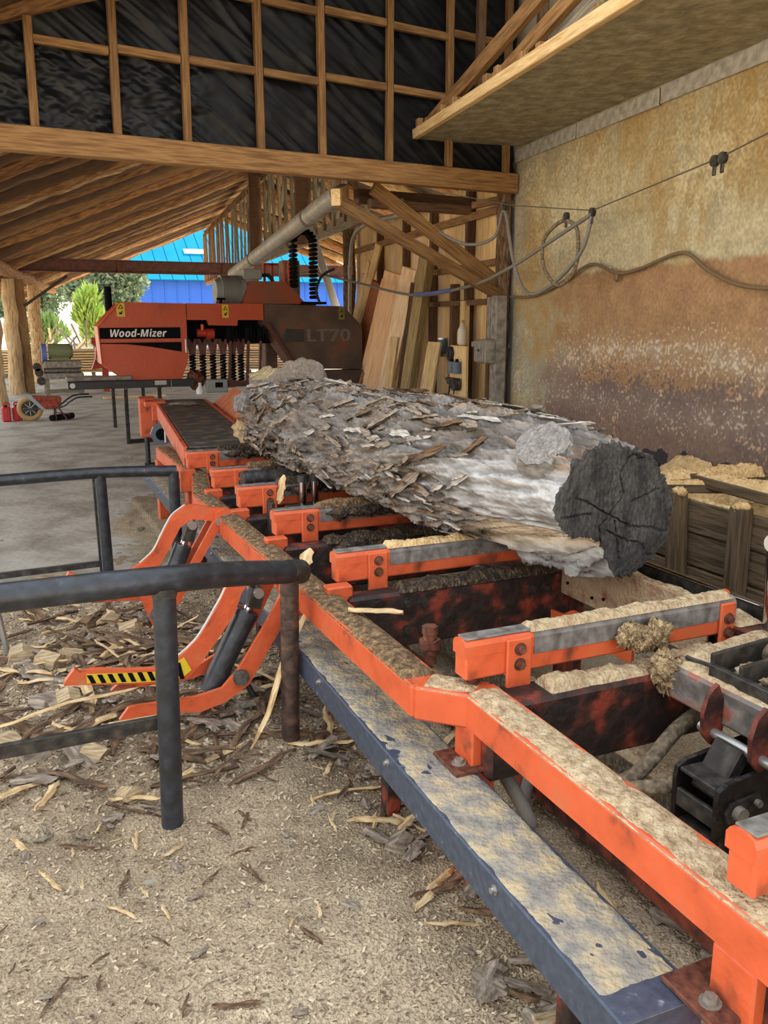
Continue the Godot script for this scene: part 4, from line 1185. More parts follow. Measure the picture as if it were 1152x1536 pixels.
func build_loader() -> void:
	# nearer arm, with hazard tape
	var o := thing("loading_arm", "orange log loading arm with black and yellow hazard tape", "loader arm")
	var z := -3.2
	part(o, "arm", flat([0.12, 0.29, 0.125, 0.305, 0.16, 0.347, 0.18, 0.332, 0.23, 0.335, 0.35, 0.312, 0.47, 0.298, 0.55, 0.34, 0.62, 0.40, 0.66, 0.46, 0.70, 0.52, 0.73, 0.58, 0.77, 0.63, 0.83, 0.665, 0.90, 0.66, 0.99, 0.63, 1.04, 0.61, 1.06, 0.5, 1.0, 0.53, 0.93, 0.59, 0.86, 0.6, 0.81, 0.58, 0.79, 0.55, 0.765, 0.48, 0.73, 0.43, 0.69, 0.38, 0.62, 0.29, 0.57, 0.242, 0.52, 0.232, 0.35, 0.255, 0.2, 0.28], z, 0.03), M["orange"], "curved orange arm")
	part(o, "arm_edge", MB.new().tube(curve([Vector3(0.47, 0.301, z), Vector3(0.55, 0.343, z), Vector3(0.62, 0.403, z), Vector3(0.70, 0.523, z), Vector3(0.77, 0.633, z), Vector3(0.83, 0.668, z)], 6), 0.006, 8), M["zinc"], "bright worn edge")
	var tape := part(o, "hazard_tape", flat([0.2, 0.287, 0.2, 0.323, 0.35, 0.303, 0.47, 0.287, 0.56, 0.33, 0.585, 0.275, 0.55, 0.25, 0.5, 0.245, 0.35, 0.263], z + 0.017, 0.003), M["tape_yellow"], "yellow hazard tape")
	for k in 10:
		var x := 0.215 + k * 0.036
		var yb := lerpf(0.286, 0.245, clampf((x - 0.2) / 0.32, 0.0, 1.0))
		var yt := lerpf(0.321, 0.291, clampf((x - 0.2) / 0.28, 0.0, 1.0)) + maxf(0.0, x - 0.49) * 0.5
		part(tape, "tape_stripe", flat([x, yb + 0.001, x + 0.018, yb - 0.001, x + 0.004, yt - 0.002, x - 0.014, yt], z + 0.0195, 0.002), M["black"])
	part(o, "lower_tine", flat([1.01, 0.56, 0.95, 0.57, 0.86, 0.42, 0.76, 0.27, 0.69, 0.2, 0.59, 0.183, 0.35, 0.187, 0.335, 0.185, 0.30, 0.142, 0.45, 0.14, 0.60, 0.118, 0.7, 0.14, 0.80, 0.2, 0.9, 0.36, 1.03, 0.55], z + 0.06, 0.02), M["orange"])
	part(o, "lower_tine", flat([0.97, 0.58, 0.91, 0.58, 0.82, 0.42, 0.74, 0.3, 0.6, 0.235, 0.335, 0.235, 0.29, 0.2, 0.6, 0.195, 0.76, 0.24, 0.88, 0.4], z - 0.09, 0.02), M["orange"])
	part(o, "link_plate", MB.new().cyl(Vector3(0.765, 0.235, z + 0.06), Vector3(0.765, 0.235, z + 0.085), 0.032, 0.032, 18), M["steel"])
	var cy := part(o, "cylinder", MB.new().cyl(Vector3(0.66, 0.16, z - 0.02), Vector3(0.82, 0.465, z - 0.02), 0.045, 0.045, 22).cyl(Vector3(0.812, 0.45, z - 0.02), Vector3(0.824, 0.473, z - 0.02), 0.049, 0.047, 22), M["black_pipe"], "dark hydraulic cylinder")
	part(cy, "rod", MB.new().cyl(Vector3(0.82, 0.465, z - 0.02), Vector3(0.845, 0.515, z - 0.02), 0.019, 0.019, 14), M["chrome"])
	part(cy, "clevis", flat([0.815, 0.5, 0.865, 0.485, 0.885, 0.55, 0.87, 0.578, 0.835, 0.575], z - 0.0, 0.05), M["dark_steel"])
	part(cy, "pivot_pin", MB.new().cyl(Vector3(0.857, 0.556, z), Vector3(0.857, 0.556, z + 0.045), 0.022, 0.02, 14), M["zinc"])
	part(o, "hinge_bracket", flat([0.94, 0.55, 0.95, 0.615, 0.99, 0.63, 1.08, 0.6, 1.09, 0.45, 1.02, 0.44], z + 0.03, 0.02), M["orange"])
	part(o, "feed_hose", MB.new().tube(curve([Vector3(0.8, 0.2, z - 0.05), Vector3(0.86, 0.08, z - 0.02), Vector3(0.97, 0.12, z - 0.05), Vector3(0.98, 0.3, z - 0.08), Vector3(1.0, 0.45, z - 0.1)], 8), 0.012, 10), M["rubber"], "black hydraulic hose")
	rebase(o, Vector3(0.6, 0.1, z))

	var p := thing("loading_arm", "plain orange log loading arm with grey hydraulic cylinder", "loader arm")
	z = -4.36
	part(p, "arm", flat([0.17, 0.345, 0.175, 0.36, 0.215, 0.375, 0.23, 0.395, 0.27, 0.375, 0.33, 0.365, 0.42, 0.355, 0.50, 0.362, 0.57, 0.40, 0.64, 0.46, 0.68, 0.53, 0.72, 0.60, 0.75, 0.64, 0.81, 0.68, 0.87, 0.677, 0.95, 0.655, 1.03, 0.645, 1.06, 0.56, 1.07, 0.48, 1.0, 0.54, 0.93, 0.59, 0.88, 0.60, 0.83, 0.60, 0.78, 0.57, 0.75, 0.52, 0.71, 0.45, 0.65, 0.36, 0.62, 0.27, 0.66, 0.05, 0.62, 0.04, 0.54, 0.28, 0.5, 0.30, 0.33, 0.325, 0.2, 0.34], z, 0.035), M["orange"], "curved orange arm")
	part(p, "arm_edge", MB.new().tube(curve([Vector3(0.57, 0.402, z), Vector3(0.64, 0.462, z), Vector3(0.68, 0.532, z), Vector3(0.72, 0.602, z), Vector3(0.75, 0.642, z), Vector3(0.81, 0.682, z)], 6), 0.006, 8), M["zinc"], "bright worn edge")
	part(p, "lower_tine", flat([0.3, 0.235, 0.34, 0.25, 0.58, 0.26, 0.6, 0.19, 0.33, 0.21], z - 0.05, 0.02), M["orange"])
	for dz in [0.05, -0.06]:
		part(p, "link_bar", flat([0.945, 0.6, 0.99, 0.59, 0.85, 0.36, 0.75, 0.18, 0.71, 0.18, 0.8, 0.36], z + dz, 0.018), M["orange"])
	part(p, "pivot_bolt", MB.new().cyl(Vector3(0.968, 0.59, z + 0.05), Vector3(0.968, 0.59, z + 0.08), 0.02, 0.018, 14), M["zinc"])
	part(p, "hinge_bracket", flat([0.95, 0.575, 0.955, 0.63, 1.0, 0.645, 1.07, 0.64, 1.09, 0.47, 1.0, 0.52], z + 0.03, 0.025), M["orange"])
	var c2 := part(p, "cylinder", MB.new().cyl(Vector3(0.63, 0.1, z - 0.01), Vector3(0.795, 0.47, z - 0.01), 0.045, 0.045, 22), M["black_pipe"], "dark hydraulic cylinder")
	part(c2, "rod", MB.new().cyl(Vector3(0.795, 0.47, z - 0.01), Vector3(0.81, 0.51, z - 0.01), 0.019, 0.019, 14), M["chrome"])
	part(c2, "clevis", flat([0.785, 0.5, 0.84, 0.49, 0.865, 0.57, 0.85, 0.605, 0.82, 0.6], z + 0.005, 0.06), M["dark_steel"])
	part(c2, "pivot_pin", MB.new().cyl(Vector3(0.835, 0.58, z + 0.01), Vector3(0.835, 0.58, z + 0.055), 0.025, 0.022, 14), M["zinc"])
	rebase(p, Vector3(0.65, 0.04, z))

# ------------------------------------------------------------------ pipe railings
func build_railings() -> void:
	var o := thing("pipe_railing", "black steel pipe railing in front of the taped loading arm", "railing")
	part(o, "top_rail", MB.new().tube(curve([Vector3(-1.3, 0.845, -2.44), Vector3(-0.6, 0.85, -2.49), Vector3(-0.05, 0.85, -2.52), Vector3(0.4, 0.842, -2.54), Vector3(0.64, 0.79, -2.69), Vector3(0.9, 0.715, -2.88)], 8), 0.042, 24), M["black_pipe"])
	part(o, "rail_collar", MB.new().cyl(Vector3(0.885, 0.72, -2.868), Vector3(0.95, 0.7, -2.918), 0.045, 0.045, 24), M["dark_steel"])
	part(o, "post", MB.new().cyl(Vector3(0.385, -0.01, -2.56), Vector3(0.398, 0.83, -2.54), 0.035, 0.035, 24), M["black_pipe"])
	part(o, "weld", MB.new().cyl(Vector3(0.397, 0.79, -2.54), Vector3(0.398, 0.82, -2.54), 0.037, 0.043, 20), M["dark_steel"])
	part(o, "post", MB.new().cyl(Vector3(0.885, -0.01, -2.885), Vector3(0.895, 0.705, -2.88), 0.034, 0.034, 24), M["rusty_pipe"], "rust-brown end post")
	part(o, "lower_bar", MB.new().bar(Vector3(-1.2, 0.35, -2.6), Vector3(0.375, 0.355, -2.61), 0.02, 0.045, 0.003), M["dark_steel"])
	rebase(o, Vector3(0.2, 0, -2.56))
	var p := thing("pipe_railing", "black steel pipe railing behind the plain loading arm", "railing")
	part(p, "top_rail", MB.new().tube(curve([Vector3(-1.2, 0.63, -5.5), Vector3(-0.4, 0.655, -5.58), Vector3(-0.05, 0.662, -5.6), Vector3(0.53, 0.662, -5.64), Vector3(1.0, 0.645, -5.62)], 8), 0.036, 22), M["black_pipe"])
	part(p, "post", MB.new().cyl(Vector3(0.542, -0.01, -5.66), Vector3(0.53, 0.65, -5.64), 0.034, 0.034, 22), M["black_pipe"])
	part(p, "post", MB.new().cyl(Vector3(0.985, -0.01, -5.63), Vector3(0.98, 0.64, -5.62), 0.036, 0.036, 22), M["black_pipe"])
	part(p, "side_bar", MB.new().bar(Vector3(0.5, 0.0, -5.7), Vector3(0.49, 0.63, -5.68), 0.015, 0.03, 0.002), M["dark_steel"])
	part(p, "lower_bar", MB.new().bar(Vector3(-1.1, 0.05, -5.62), Vector3(0.5, 0.068, -5.66), 0.02, 0.04, 0.003), M["dark_steel"])
	rebase(p, Vector3(0.2, 0, -5.63))
	var r := thing("steel_prop", "thin bright steel rod standing among the bark litter", "rod")
	part(r, "rod", MB.new().tube(PackedVector3Array([Vector3(-0.07, 0.0, -4.27), Vector3(-0.13, 0.5, -4.3)]), 0.014, 14), M["zinc"])
	rebase(r, Vector3(-0.07, 0, -4.27))

# ------------------------------------------------------------------ conveyor behind the bed
func build_conveyor() -> void:
	var o := thing("belt_conveyor", "orange belt conveyor with a dark rubber belt leading to the saw head", "conveyor", Vector3(1.40, 0, -5.95), -0.11)
	part(o, "belt", MB.new().box(Vector3(0, 0.735, -1.9), Vector3(0.48, 0.02, 3.8), 0.006), M["belt"], "dark rubber belt")
	for s in [-1.0, 1.0]:
		part(o, "side_channel", MB.new().box(Vector3(s * 0.265, 0.67, -1.9), Vector3(0.035, 0.15, 3.8), 0.006), M["orange"])
	for z in [-0.01, -3.8]:
		part(o, "end_roller", MB.new().cyl(Vector3(-0.26, 0.69, z), Vector3(0.26, 0.69, z), 0.05, 0.05, 20), M["dark_steel"])
	for k in 6:
		part(o, "idler", MB.new().cyl(Vector3(-0.25, 0.68, -0.5 - k * 0.6), Vector3(0.25, 0.68, -0.5 - k * 0.6), 0.035, 0.035, 14), M["dark_steel"])
	var hb := part(o, "drive_box", MB.new().box(Vector3(-0.36, 0.57, -3.75), Vector3(0.18, 0.42, 0.3), 0.012), M["orange"], "orange drive housing")
	part(hb, "box_top", MB.new().box(Vector3(-0.29, 0.735, -3.55), Vector3(0.22, 0.06, 0.36), 0.01), M["orange"])
	part(hb, "box_cheek", MB.new().box(Vector3(-0.27, 0.64, -3.38), Vector3(0.12, 0.16, 0.04), 0.008), M["orange"])
	part(hb, "bolt", bolt(MB.new(), Vector3(-0.26, 0.65, -3.36), Vector3.BACK, 0.012, 0.012), M["zinc"])
	var wl := part(o, "drive_wheel", MB.new().prism(circle(0.11, 8), 0.1, Transform3D(Basis(), Vector3(-0.27, 0.48, -2.9))), M["motor_blue"], "blue-grey drive motor")
	part(wl, "hub", MB.new().cyl(Vector3(-0.27, 0.48, -2.85), Vector3(-0.27, 0.48, -2.82), 0.06, 0.05, 16), M["black"])
	part(o, "strut", MB.new().cyl(Vector3(-0.24, 0.42, -2.7), Vector3(-0.24, 0.7, -2.7), 0.015, 0.015, 12).box(Vector3(-0.24, 0.7, -2.7), Vector3(0.04, 0.05, 0.04), 0.005), M["zinc"])
	for q in [[-0.38, -3.78], [0.25, -3.78], [-0.25, -0.7], [0.25, -0.7]]:
		part(o, "leg", MB.new().cyl(Vector3(q[0], 0.0, q[1]), Vector3(q[0], 0.62, q[1]), 0.028, 0.028, 14), M["black_pipe"])
	part(o, "foot_bar", MB.new().cyl(Vector3(-0.42, 0.03, -3.78), Vector3(0.3, 0.03, -3.78), 0.028, 0.028, 14), M["black_pipe"])
	# sloping guide plate on the far side
	part(o, "guide_plate", MB.new().prism(poly([-1.4, 0.0, 1.3, 0.0, 1.1, 0.3, -1.15, 0.3]), 0.012, Transform3D(Basis(Vector3.FORWARD, Vector3(0.75, 0.66, 0).normalized(), Vector3(0.66, -0.75, 0).normalized()), Vector3(0.3, 0.7, -2.15))), M["dusty_orange"], "dusty orange guide plate")
	var bk := MB.new()
	var n := noise(230, 6.0)
	bk.blob(Vector3.ZERO, Vector3(0.13, 0.022, 0.07), n, 0.8, 22)
	single("bark_slab", bk, M["greybark"], "small grey bark slab lying on the rubber belt", "bark", Vector3(1.72, 0.76, -9.0))
	# low pipe stand beyond the conveyor
	var s := thing("roller_stand", "dark pipe trestle with a plank on top behind the conveyor drive", "trestle", Vector3(1.5, 0, -12.6))
	for q in [[0.0, 0.8], [0.06, -1.1], [0.45, 0.7], [0.5, -1.1]]:
		part(s, "leg", MB.new().bar(Vector3(q[0], 0, q[1]), Vector3(q[0], 0.72, q[1]), 0.05, 0.05, 0.004), M["dark_steel"])
	part(s, "top_bar", MB.new().bar(Vector3(0.0, 0.74, 0.85), Vector3(0.06, 0.74, -1.15), 0.06, 0.05, 0.004), M["steel"])
	part(s, "top_bar", MB.new().bar(Vector3(0.45, 0.74, 0.75), Vector3(0.5, 0.74, -1.15), 0.06, 0.05, 0.004), M["steel"])
	part(s, "foot_bar", MB.new().bar(Vector3(0.0, 0.03, 0.8), Vector3(0.45, 0.03, 0.7), 0.05, 0.05, 0.004), M["dark_steel"])
	beam(s, "plank", Vector3(0.2, 0.785, 0.85), Vector3(0.26, 0.785, -1.2), 0.16, 0.04, M["pine0"])

# ------------------------------------------------------------------ saw head
func letters(parent: Node3D, called: String, text: String, at: Vector3, height: float, width: float, m: Material, italic: bool, label := "") -> void:
	var font := SystemFont.new()
	font.font_names = PackedStringArray(["Droid Sans"])
	font.font_weight = 800
	var t := TextMesh.new()
	t.font = font
	t.text = text
	t.font_size = 64
	t.depth = 0.006
	t.pixel_size = 0.01
	var bb := t.get_aabb()
	var o := place(parent, called, t, m, label)
	var sx := width / bb.size.x
	var sy := height / bb.size.y
	var b := Basis(Vector3(sx, 0, 0), Vector3(sy * (0.2 if italic else 0.0), sy, 0), Vector3(0, 0, 1))
	var mid := bb.get_center()
	o.transform = Transform3D(b, at - b * Vector3(mid.x, mid.y, 0))

func warning_label(parent: Node3D, at: Vector3, w: float, h: float, m: Material) -> void:
	var p := part(parent, "warning_label", MB.new().box(at, Vector3(w, h, 0.006), 0.001), m, "yellow warning label")
	part(p, "symbol", MB.new().prism(poly([-w * 0.32, h * 0.08, w * 0.32, h * 0.08, 0.0, h * 0.4]), 0.004, Transform3D(Basis(), at + Vector3(0, 0, 0.005))).prism(poly([-w * 0.2, -h * 0.32, w * 0.12, -h * 0.32, w * 0.24, -h * 0.05, w * 0.1, -h * 0.08, w * 0.05, -h * 0.2, -w * 0.2, -h * 0.16]), 0.004, Transform3D(Basis(), at + Vector3(0, 0, 0.005))), M["black"])
	part(p, "symbol_face", MB.new().prism(poly([-w * 0.17, h * 0.12, w * 0.17, h * 0.12, 0.0, h * 0.31]), 0.004, Transform3D(Basis(), at + Vector3(0, 0, 0.0065))), m)

func build_saw_head() -> void:
	var o := thing("bandsaw", "orange bandsaw head with black stripe and white lettering across the bed", "saw head")
	var z := -10.2
	var left := part(o, "idle_wheel_cover", flat([1.04, 1.53, 1.06, 1.56, 1.27, 1.78, 1.31, 1.795, 2.02, 1.785, 2.02, 1.16, 1.94, 0.935, 1.32, 0.925, 1.06, 1.12], z - 0.18, 0.36), M["head_orange"], "orange wheel cover")
	part(left, "cover_lip", MB.new().tube(PackedVector3Array([Vector3(1.065, 1.12, z + 0.004), Vector3(1.045, 1.53, z + 0.004), Vector3(1.29, 1.787, z + 0.004)]), 0.008, 8), M["orange"])
	part(left, "name_band", flat([1.06, 1.395, 1.06, 1.515, 1.945, 1.52, 1.945, 1.395], z + 0.003, 0.006), M["black"], "black name band")
	part(left, "swoosh", flat([1.06, 1.352, 1.06, 1.342, 1.35, 1.335, 1.6, 1.305, 1.8, 1.27, 1.95, 1.245, 1.95, 1.355], z + 0.003, 0.006), M["black"], "black tapering stripe")
	letters(left, "lettering", "Wood-Mizer", Vector3(1.475, 1.458, z + 0.007), 0.088, 0.62, M["white_print"], true, "white italic lettering")
	warning_label(left, Vector3(1.30, 1.71, z + 0.003), 0.09, 0.15, M["yellow"])
	part(left, "latch", MB.new().box(Vector3(2.0, 1.31, z + 0.012), Vector3(0.02, 0.16, 0.02), 0.005), M["zinc"])
	part(left, "base_lip", flat([1.34, 0.925, 1.4, 0.9, 2.0, 0.9, 1.98, 0.925], z - 0.1, 0.2), M["head_orange"])
	var mid := part(o, "bridge_cover", flat([2.03, 1.60, 2.03, 1.787, 2.93, 1.785, 2.93, 1.60, 2.62, 1.60, 2.61, 1.535, 2.28, 1.54, 2.26, 1.60], z - 0.03, 0.06), M["head_orange"], "orange bridge cover")
	warning_label(mid, Vector3(2.475, 1.70, z + 0.003), 0.075, 0.15, M["yellow"])
	part(mid, "knob", MB.new().cyl(Vector3(2.44, 1.785, z - 0.05), Vector3(2.44, 1.83, z - 0.05), 0.02, 0.02, 12).box(Vector3(2.44, 1.84, z - 0.05), Vector3(0.1, 0.025, 0.03), 0.006), M["black"])
	part(o, "frame_plate", MB.new().box(Vector3(2.55, 1.47, z - 0.32), Vector3(1.1, 0.3, 0.04), 0.004), M["black"], "black frame plate")
	var right := part(o, "drive_wheel_cover", flat([2.94, 1.785, 3.92, 1.765, 3.96, 1.75, 4.19, 1.53, 4.19, 1.0, 3.62, 1.01, 3.3, 1.06, 3.24, 1.12, 2.94, 1.56], z - 0.18, 0.36), M["head_dusty"], "dusty brown-orange wheel cover")
	letters(right, "lettering", "LT70", Vector3(3.75, 1.42, z + 0.005), 0.15, 0.56, M["grey_print"], false, "faded grey lettering")
	part(right, "name_band", flat([3.18, 1.34, 3.2, 1.5, 3.43, 1.49, 3.43, 1.34], z + 0.003, 0.006), M["head_band"])
	warning_label(right, Vector3(3.92, 1.68, z + 0.003), 0.075, 0.15, M["label_dull"])
	part(right, "edge_bar", MB.new().bar(Vector3(2.96, 1.57, z + 0.015), Vector3(3.27, 1.1, z + 0.015), 0.05, 0.05, 0.005), M["brown_steel"])
	part(o, "apron", flat([3.4, 0.995, 4.2, 0.99, 4.2, 0.78, 3.55, 0.8], z - 0.1, 0.2), M["head_dusty"])
	# motor and its housing
	part(o, "belt_housing", flat([2.70, 1.785, 2.72, 1.84, 2.80, 2.045, 3.23, 2.05, 3.48, 1.79], z - 0.22, 0.34), M["head_dusty2"], "orange belt housing")
	var mo := part(o, "motor", MB.new().cyl(Vector3(2.5, 1.93, z - 0.3), Vector3(2.78, 1.93, z - 0.3), 0.17, 0.17, 28), M["motor_grey"], "grey finned electric motor")
	for k in 12:
		part(mo, "cooling_fin", MB.new().cyl(Vector3(2.49 + k * 0.02, 1.93, z - 0.3), Vector3(2.498 + k * 0.02, 1.93, z - 0.3), 0.188, 0.188, 28), M["motor_grey"])
	part(mo, "fan_cover", MB.new().cyl(Vector3(2.43, 1.93, z - 0.3), Vector3(2.5, 1.93, z - 0.3), 0.13, 0.175, 28), M["motor_grey"])
	part(mo, "terminal_box", MB.new().box(Vector3(2.86, 2.13, z - 0.25), Vector3(0.23, 0.12, 0.18), 0.01).box(Vector3(2.86, 2.05, z - 0.25), Vector3(0.16, 0.06, 0.14), 0.01), M["motor_grey"])
	part(mo, "motor_lead", MB.new().tube(curve([Vector3(2.97, 2.12, z - 0.25), Vector3(3.08, 2.12, z - 0.25), Vector3(3.15, 2.02, z - 0.25)], 6), 0.022, 10), M["rubber"])
	var tw := part(o, "control_tower", MB.new().box(Vector3(3.34, 2.04, z - 0.25), Vector3(0.2, 0.52, 0.22), 0.01), M["grey_steel"], "grey tower with red edges")
	for x in [3.235, 3.3]:
		part(tw, "red_edge", MB.new().box(Vector3(x, 2.04, z - 0.135), Vector3(0.035, 0.52, 0.02), 0.004), M["orange"])
	part(tw, "red_frame", MB.new().bar(Vector3(3.1, 2.0, z - 0.5), Vector3(3.1, 2.28, z - 0.5), 0.03, 0.03).bar(Vector3(3.1, 2.27, z - 0.5), Vector3(3.3, 2.27, z - 0.5), 0.03, 0.03).bar(Vector3(3.2, 2.0, z - 0.5), Vector3(3.2, 2.28, z - 0.5), 0.03, 0.03), M["red_paint"])
	# cable drag chain looping over the head
	var chain := part(o, "drag_chain_guide", MB.new().box(Vector3(3.56, 1.8, z - 0.05), Vector3(0.3, 0.03, 0.2), 0.005), M["black"])
	var pth := []
	for k in 10:
		pth.append([Vector3(3.33, 2.0 + k * 0.05, 0), 0.0])
	for k in 9:
		var a := PI - PI * (k + 0.5) / 9.0
		pth.append([Vector3(3.455 + cos(a) * 0.125, 2.5 + sin(a) * 0.125, 0), a - PI / 2 + PI / 2])
	for k in 13:
		pth.append([Vector3(3.58, 2.47 - k * 0.05, 0), 0.0])
	for k in pth.size():
		var at: Vector3 = pth[k][0] + Vector3(0, 0, z - 0.05)
		var aa: float = pth[k][1]
		var link := MB.new().box(at, Vector3(0.05, 0.042, 0.16), 0.006, Basis(Vector3.BACK, aa)).box(at, Vector3(0.062, 0.02, 0.17), 0.004, Basis(Vector3.BACK, aa))
		part(chain, "chain_link", link, M["black"])
	part(chain, "chain_web", MB.new().tube(PackedVector3Array([Vector3(3.33, 2.0, z - 0.05), Vector3(3.33, 2.5, z - 0.05)]), 0.02, 8), M["rubber"])
	part(o, "lead_hose", MB.new().tube(curve([Vector3(3.62, 1.8, z + 0.05), Vector3(3.58, 1.95, z + 0.05), Vector3(3.66, 2.12, z + 0.05), Vector3(3.8, 2.2, z + 0.1)], 8), 0.016, 10), M["rubber"])
	part(o, "exhaust", MB.new().cyl(Vector3(1.21, 1.7, z - 0.3), Vector3(1.21, 1.97, z - 0.3), 0.04, 0.04, 14), M["black"])
	# spring-loaded blade guides
	var xs := [2.09, 2.21, 2.33, 2.45, 2.565, 2.665]
	for k in 6:
		var x: float = xs[k]
		var g := part(o, "spring_bracket", flat([x - 0.06, 1.385, x - 0.025, 1.385, x, 1.33, x + 0.03, 1.385, x + 0.06, 1.385, x + 0.03, 1.2, x - 0.03, 1.2], z - 0.1, 0.05), M["brown_steel"], "brown forked bracket")
		var hel := PackedVector3Array()
		for q in 73:
			hel.append(Vector3(x + cos(q * 0.7854) * 0.03, 1.2 - 0.32 * q / 72.0, z - 0.1 + sin(q * 0.7854) * 0.03))
		part(g, "spring", MB.new().tube(hel, 0.012, 6), M["black"], "black coil spring")
		part(g, "spring_rod", MB.new().cyl(Vector3(x, 0.86, z - 0.1), Vector3(x, 1.22, z - 0.1), 0.011, 0.011, 10), M["dark_steel"])
	for x in [2.515, 2.73, 2.88]:
		var h := part(o, "hold_down", MB.new().bar(Vector3(x - 0.015, 0.86, z - 0.03), Vector3(x + 0.015, 1.36, z - 0.03), 0.03, 0.04, 0.004), M["brown_steel"], "brown hold-down arm")
		part(h, "clamp", MB.new().box(Vector3(x + 0.01, 1.43, z - 0.06), Vector3(0.06, 0.18, 0.08), 0.01).box(Vector3(x + 0.05, 1.45, z - 0.02), Vector3(0.02, 0.17, 0.03), 0.006).box(Vector3(x + 0.085, 1.42, z - 0.02), Vector3(0.02, 0.14, 0.03), 0.006), M["black"])
		part(h, "foot", flat([x - 0.03, 0.82, x + 0.05, 0.82, x + 0.05, 0.9, x - 0.02, 0.92], z - 0.03, 0.05), M["brown_steel"])
	part(o, "cross_bar", MB.new().bar(Vector3(2.47, 0.86, z - 0.05), Vector3(2.93, 0.86, z - 0.05), 0.05, 0.07, 0.004), M["brown_steel"])
	var fl := part(o, "lube_motor", MB.new().cyl(Vector3(2.16, 1.45, z - 0.12), Vector3(2.26, 1.45, z - 0.12), 0.045, 0.045, 16).cyl(Vector3(2.26, 1.44, z - 0.1), Vector3(2.35, 1.44, z - 0.1), 0.062, 0.062, 18), M["red_paint"], "red feed motor")
	part(fl, "motor_cap", MB.new().cyl(Vector3(2.22, 1.48, z - 0.1), Vector3(2.22, 1.55, z - 0.1), 0.02, 0.02, 10), M["orange"])
	part(o, "control_box", MB.new().box(Vector3(2.33, 0.845, z + 0.0), Vector3(0.25, 0.15, 0.14), 0.01), M["motor_grey"], "small grey control box")
	part(o, "box_plate", MB.new().box(Vector3(2.35, 0.86, z + 0.073), Vector3(0.09, 0.06, 0.006), 0.002), M["black"])
	part(o, "oil_cup", MB.new().lathe(poly([0.0, 0.0, 0.045, 0.0, 0.045, 0.05, 0.02, 0.09, 0.02, 0.13, 0.0, 0.13]), 14, Transform3D(Basis(), Vector3(2.13, 0.76, z + 0.05))), M["white_print"])
	part(o, "blade_guide", MB.new().blob(Vector3(2.1, 0.92, z - 0.05), Vector3(0.09, 0.1, 0.07), noise(240, 1.5), 0.8, 20), M["rust"])
	# lower guide beam reaching out to the left
	var gb := part(o, "guide_beam", MB.new().box(Vector3(1.37, 0.895, z + 0.03), Vector3(1.38, 0.085, 0.1), 0.006), M["black_paint"], "black guide beam")
	part(gb, "slide_rail", MB.new().box(Vector3(1.02, 0.965, z + 0.0), Vector3(0.7, 0.05, 0.12), 0.01), M["grey_steel"])
	part(gb, "bolt", bolt(MB.new(), Vector3(0.73, 0.895, z + 0.08), Vector3.BACK, 0.02, 0.01), M["zinc"])
	part(gb, "maker_plate", MB.new().box(Vector3(1.68, 0.905, z + 0.083), Vector3(0.13, 0.05, 0.004), 0.001), M["zinc"])
	part(gb, "beam_joint", MB.new().box(Vector3(1.8, 0.895, z + 0.082), Vector3(0.01, 0.085, 0.003), 0.001), M["grey_steel"])
	# carriage and mast on the wall side
	part(o, "mast", MB.new().box(Vector3(3.6, 0.9, z - 0.55), Vector3(0.3, 1.8, 0.2), 0.01), M["head_dusty"])
	part(o, "mast", MB.new().box(Vector3(3.15, 0.9, z - 0.55), Vector3(0.15, 1.8, 0.2), 0.01), M["head_dusty"])
	part(o, "carriage", MB.new().box(Vector3(3.4, 0.32, z - 0.5), Vector3(0.9, 0.3, 1.0), 0.02), M["head_orange"])
	for q in [[3.05, -0.1], [3.75, -0.1], [3.05, -0.9], [3.75, -0.9]]:
		part(o, "carriage_wheel", MB.new().cyl(Vector3(q[0] - 0.04, 0.1, z + q[1]), Vector3(q[0] + 0.04, 0.1, z + q[1]), 0.1, 0.1, 20), M["dark_steel"])
	rebase(o, Vector3(3.0, 0, z - 0.4))

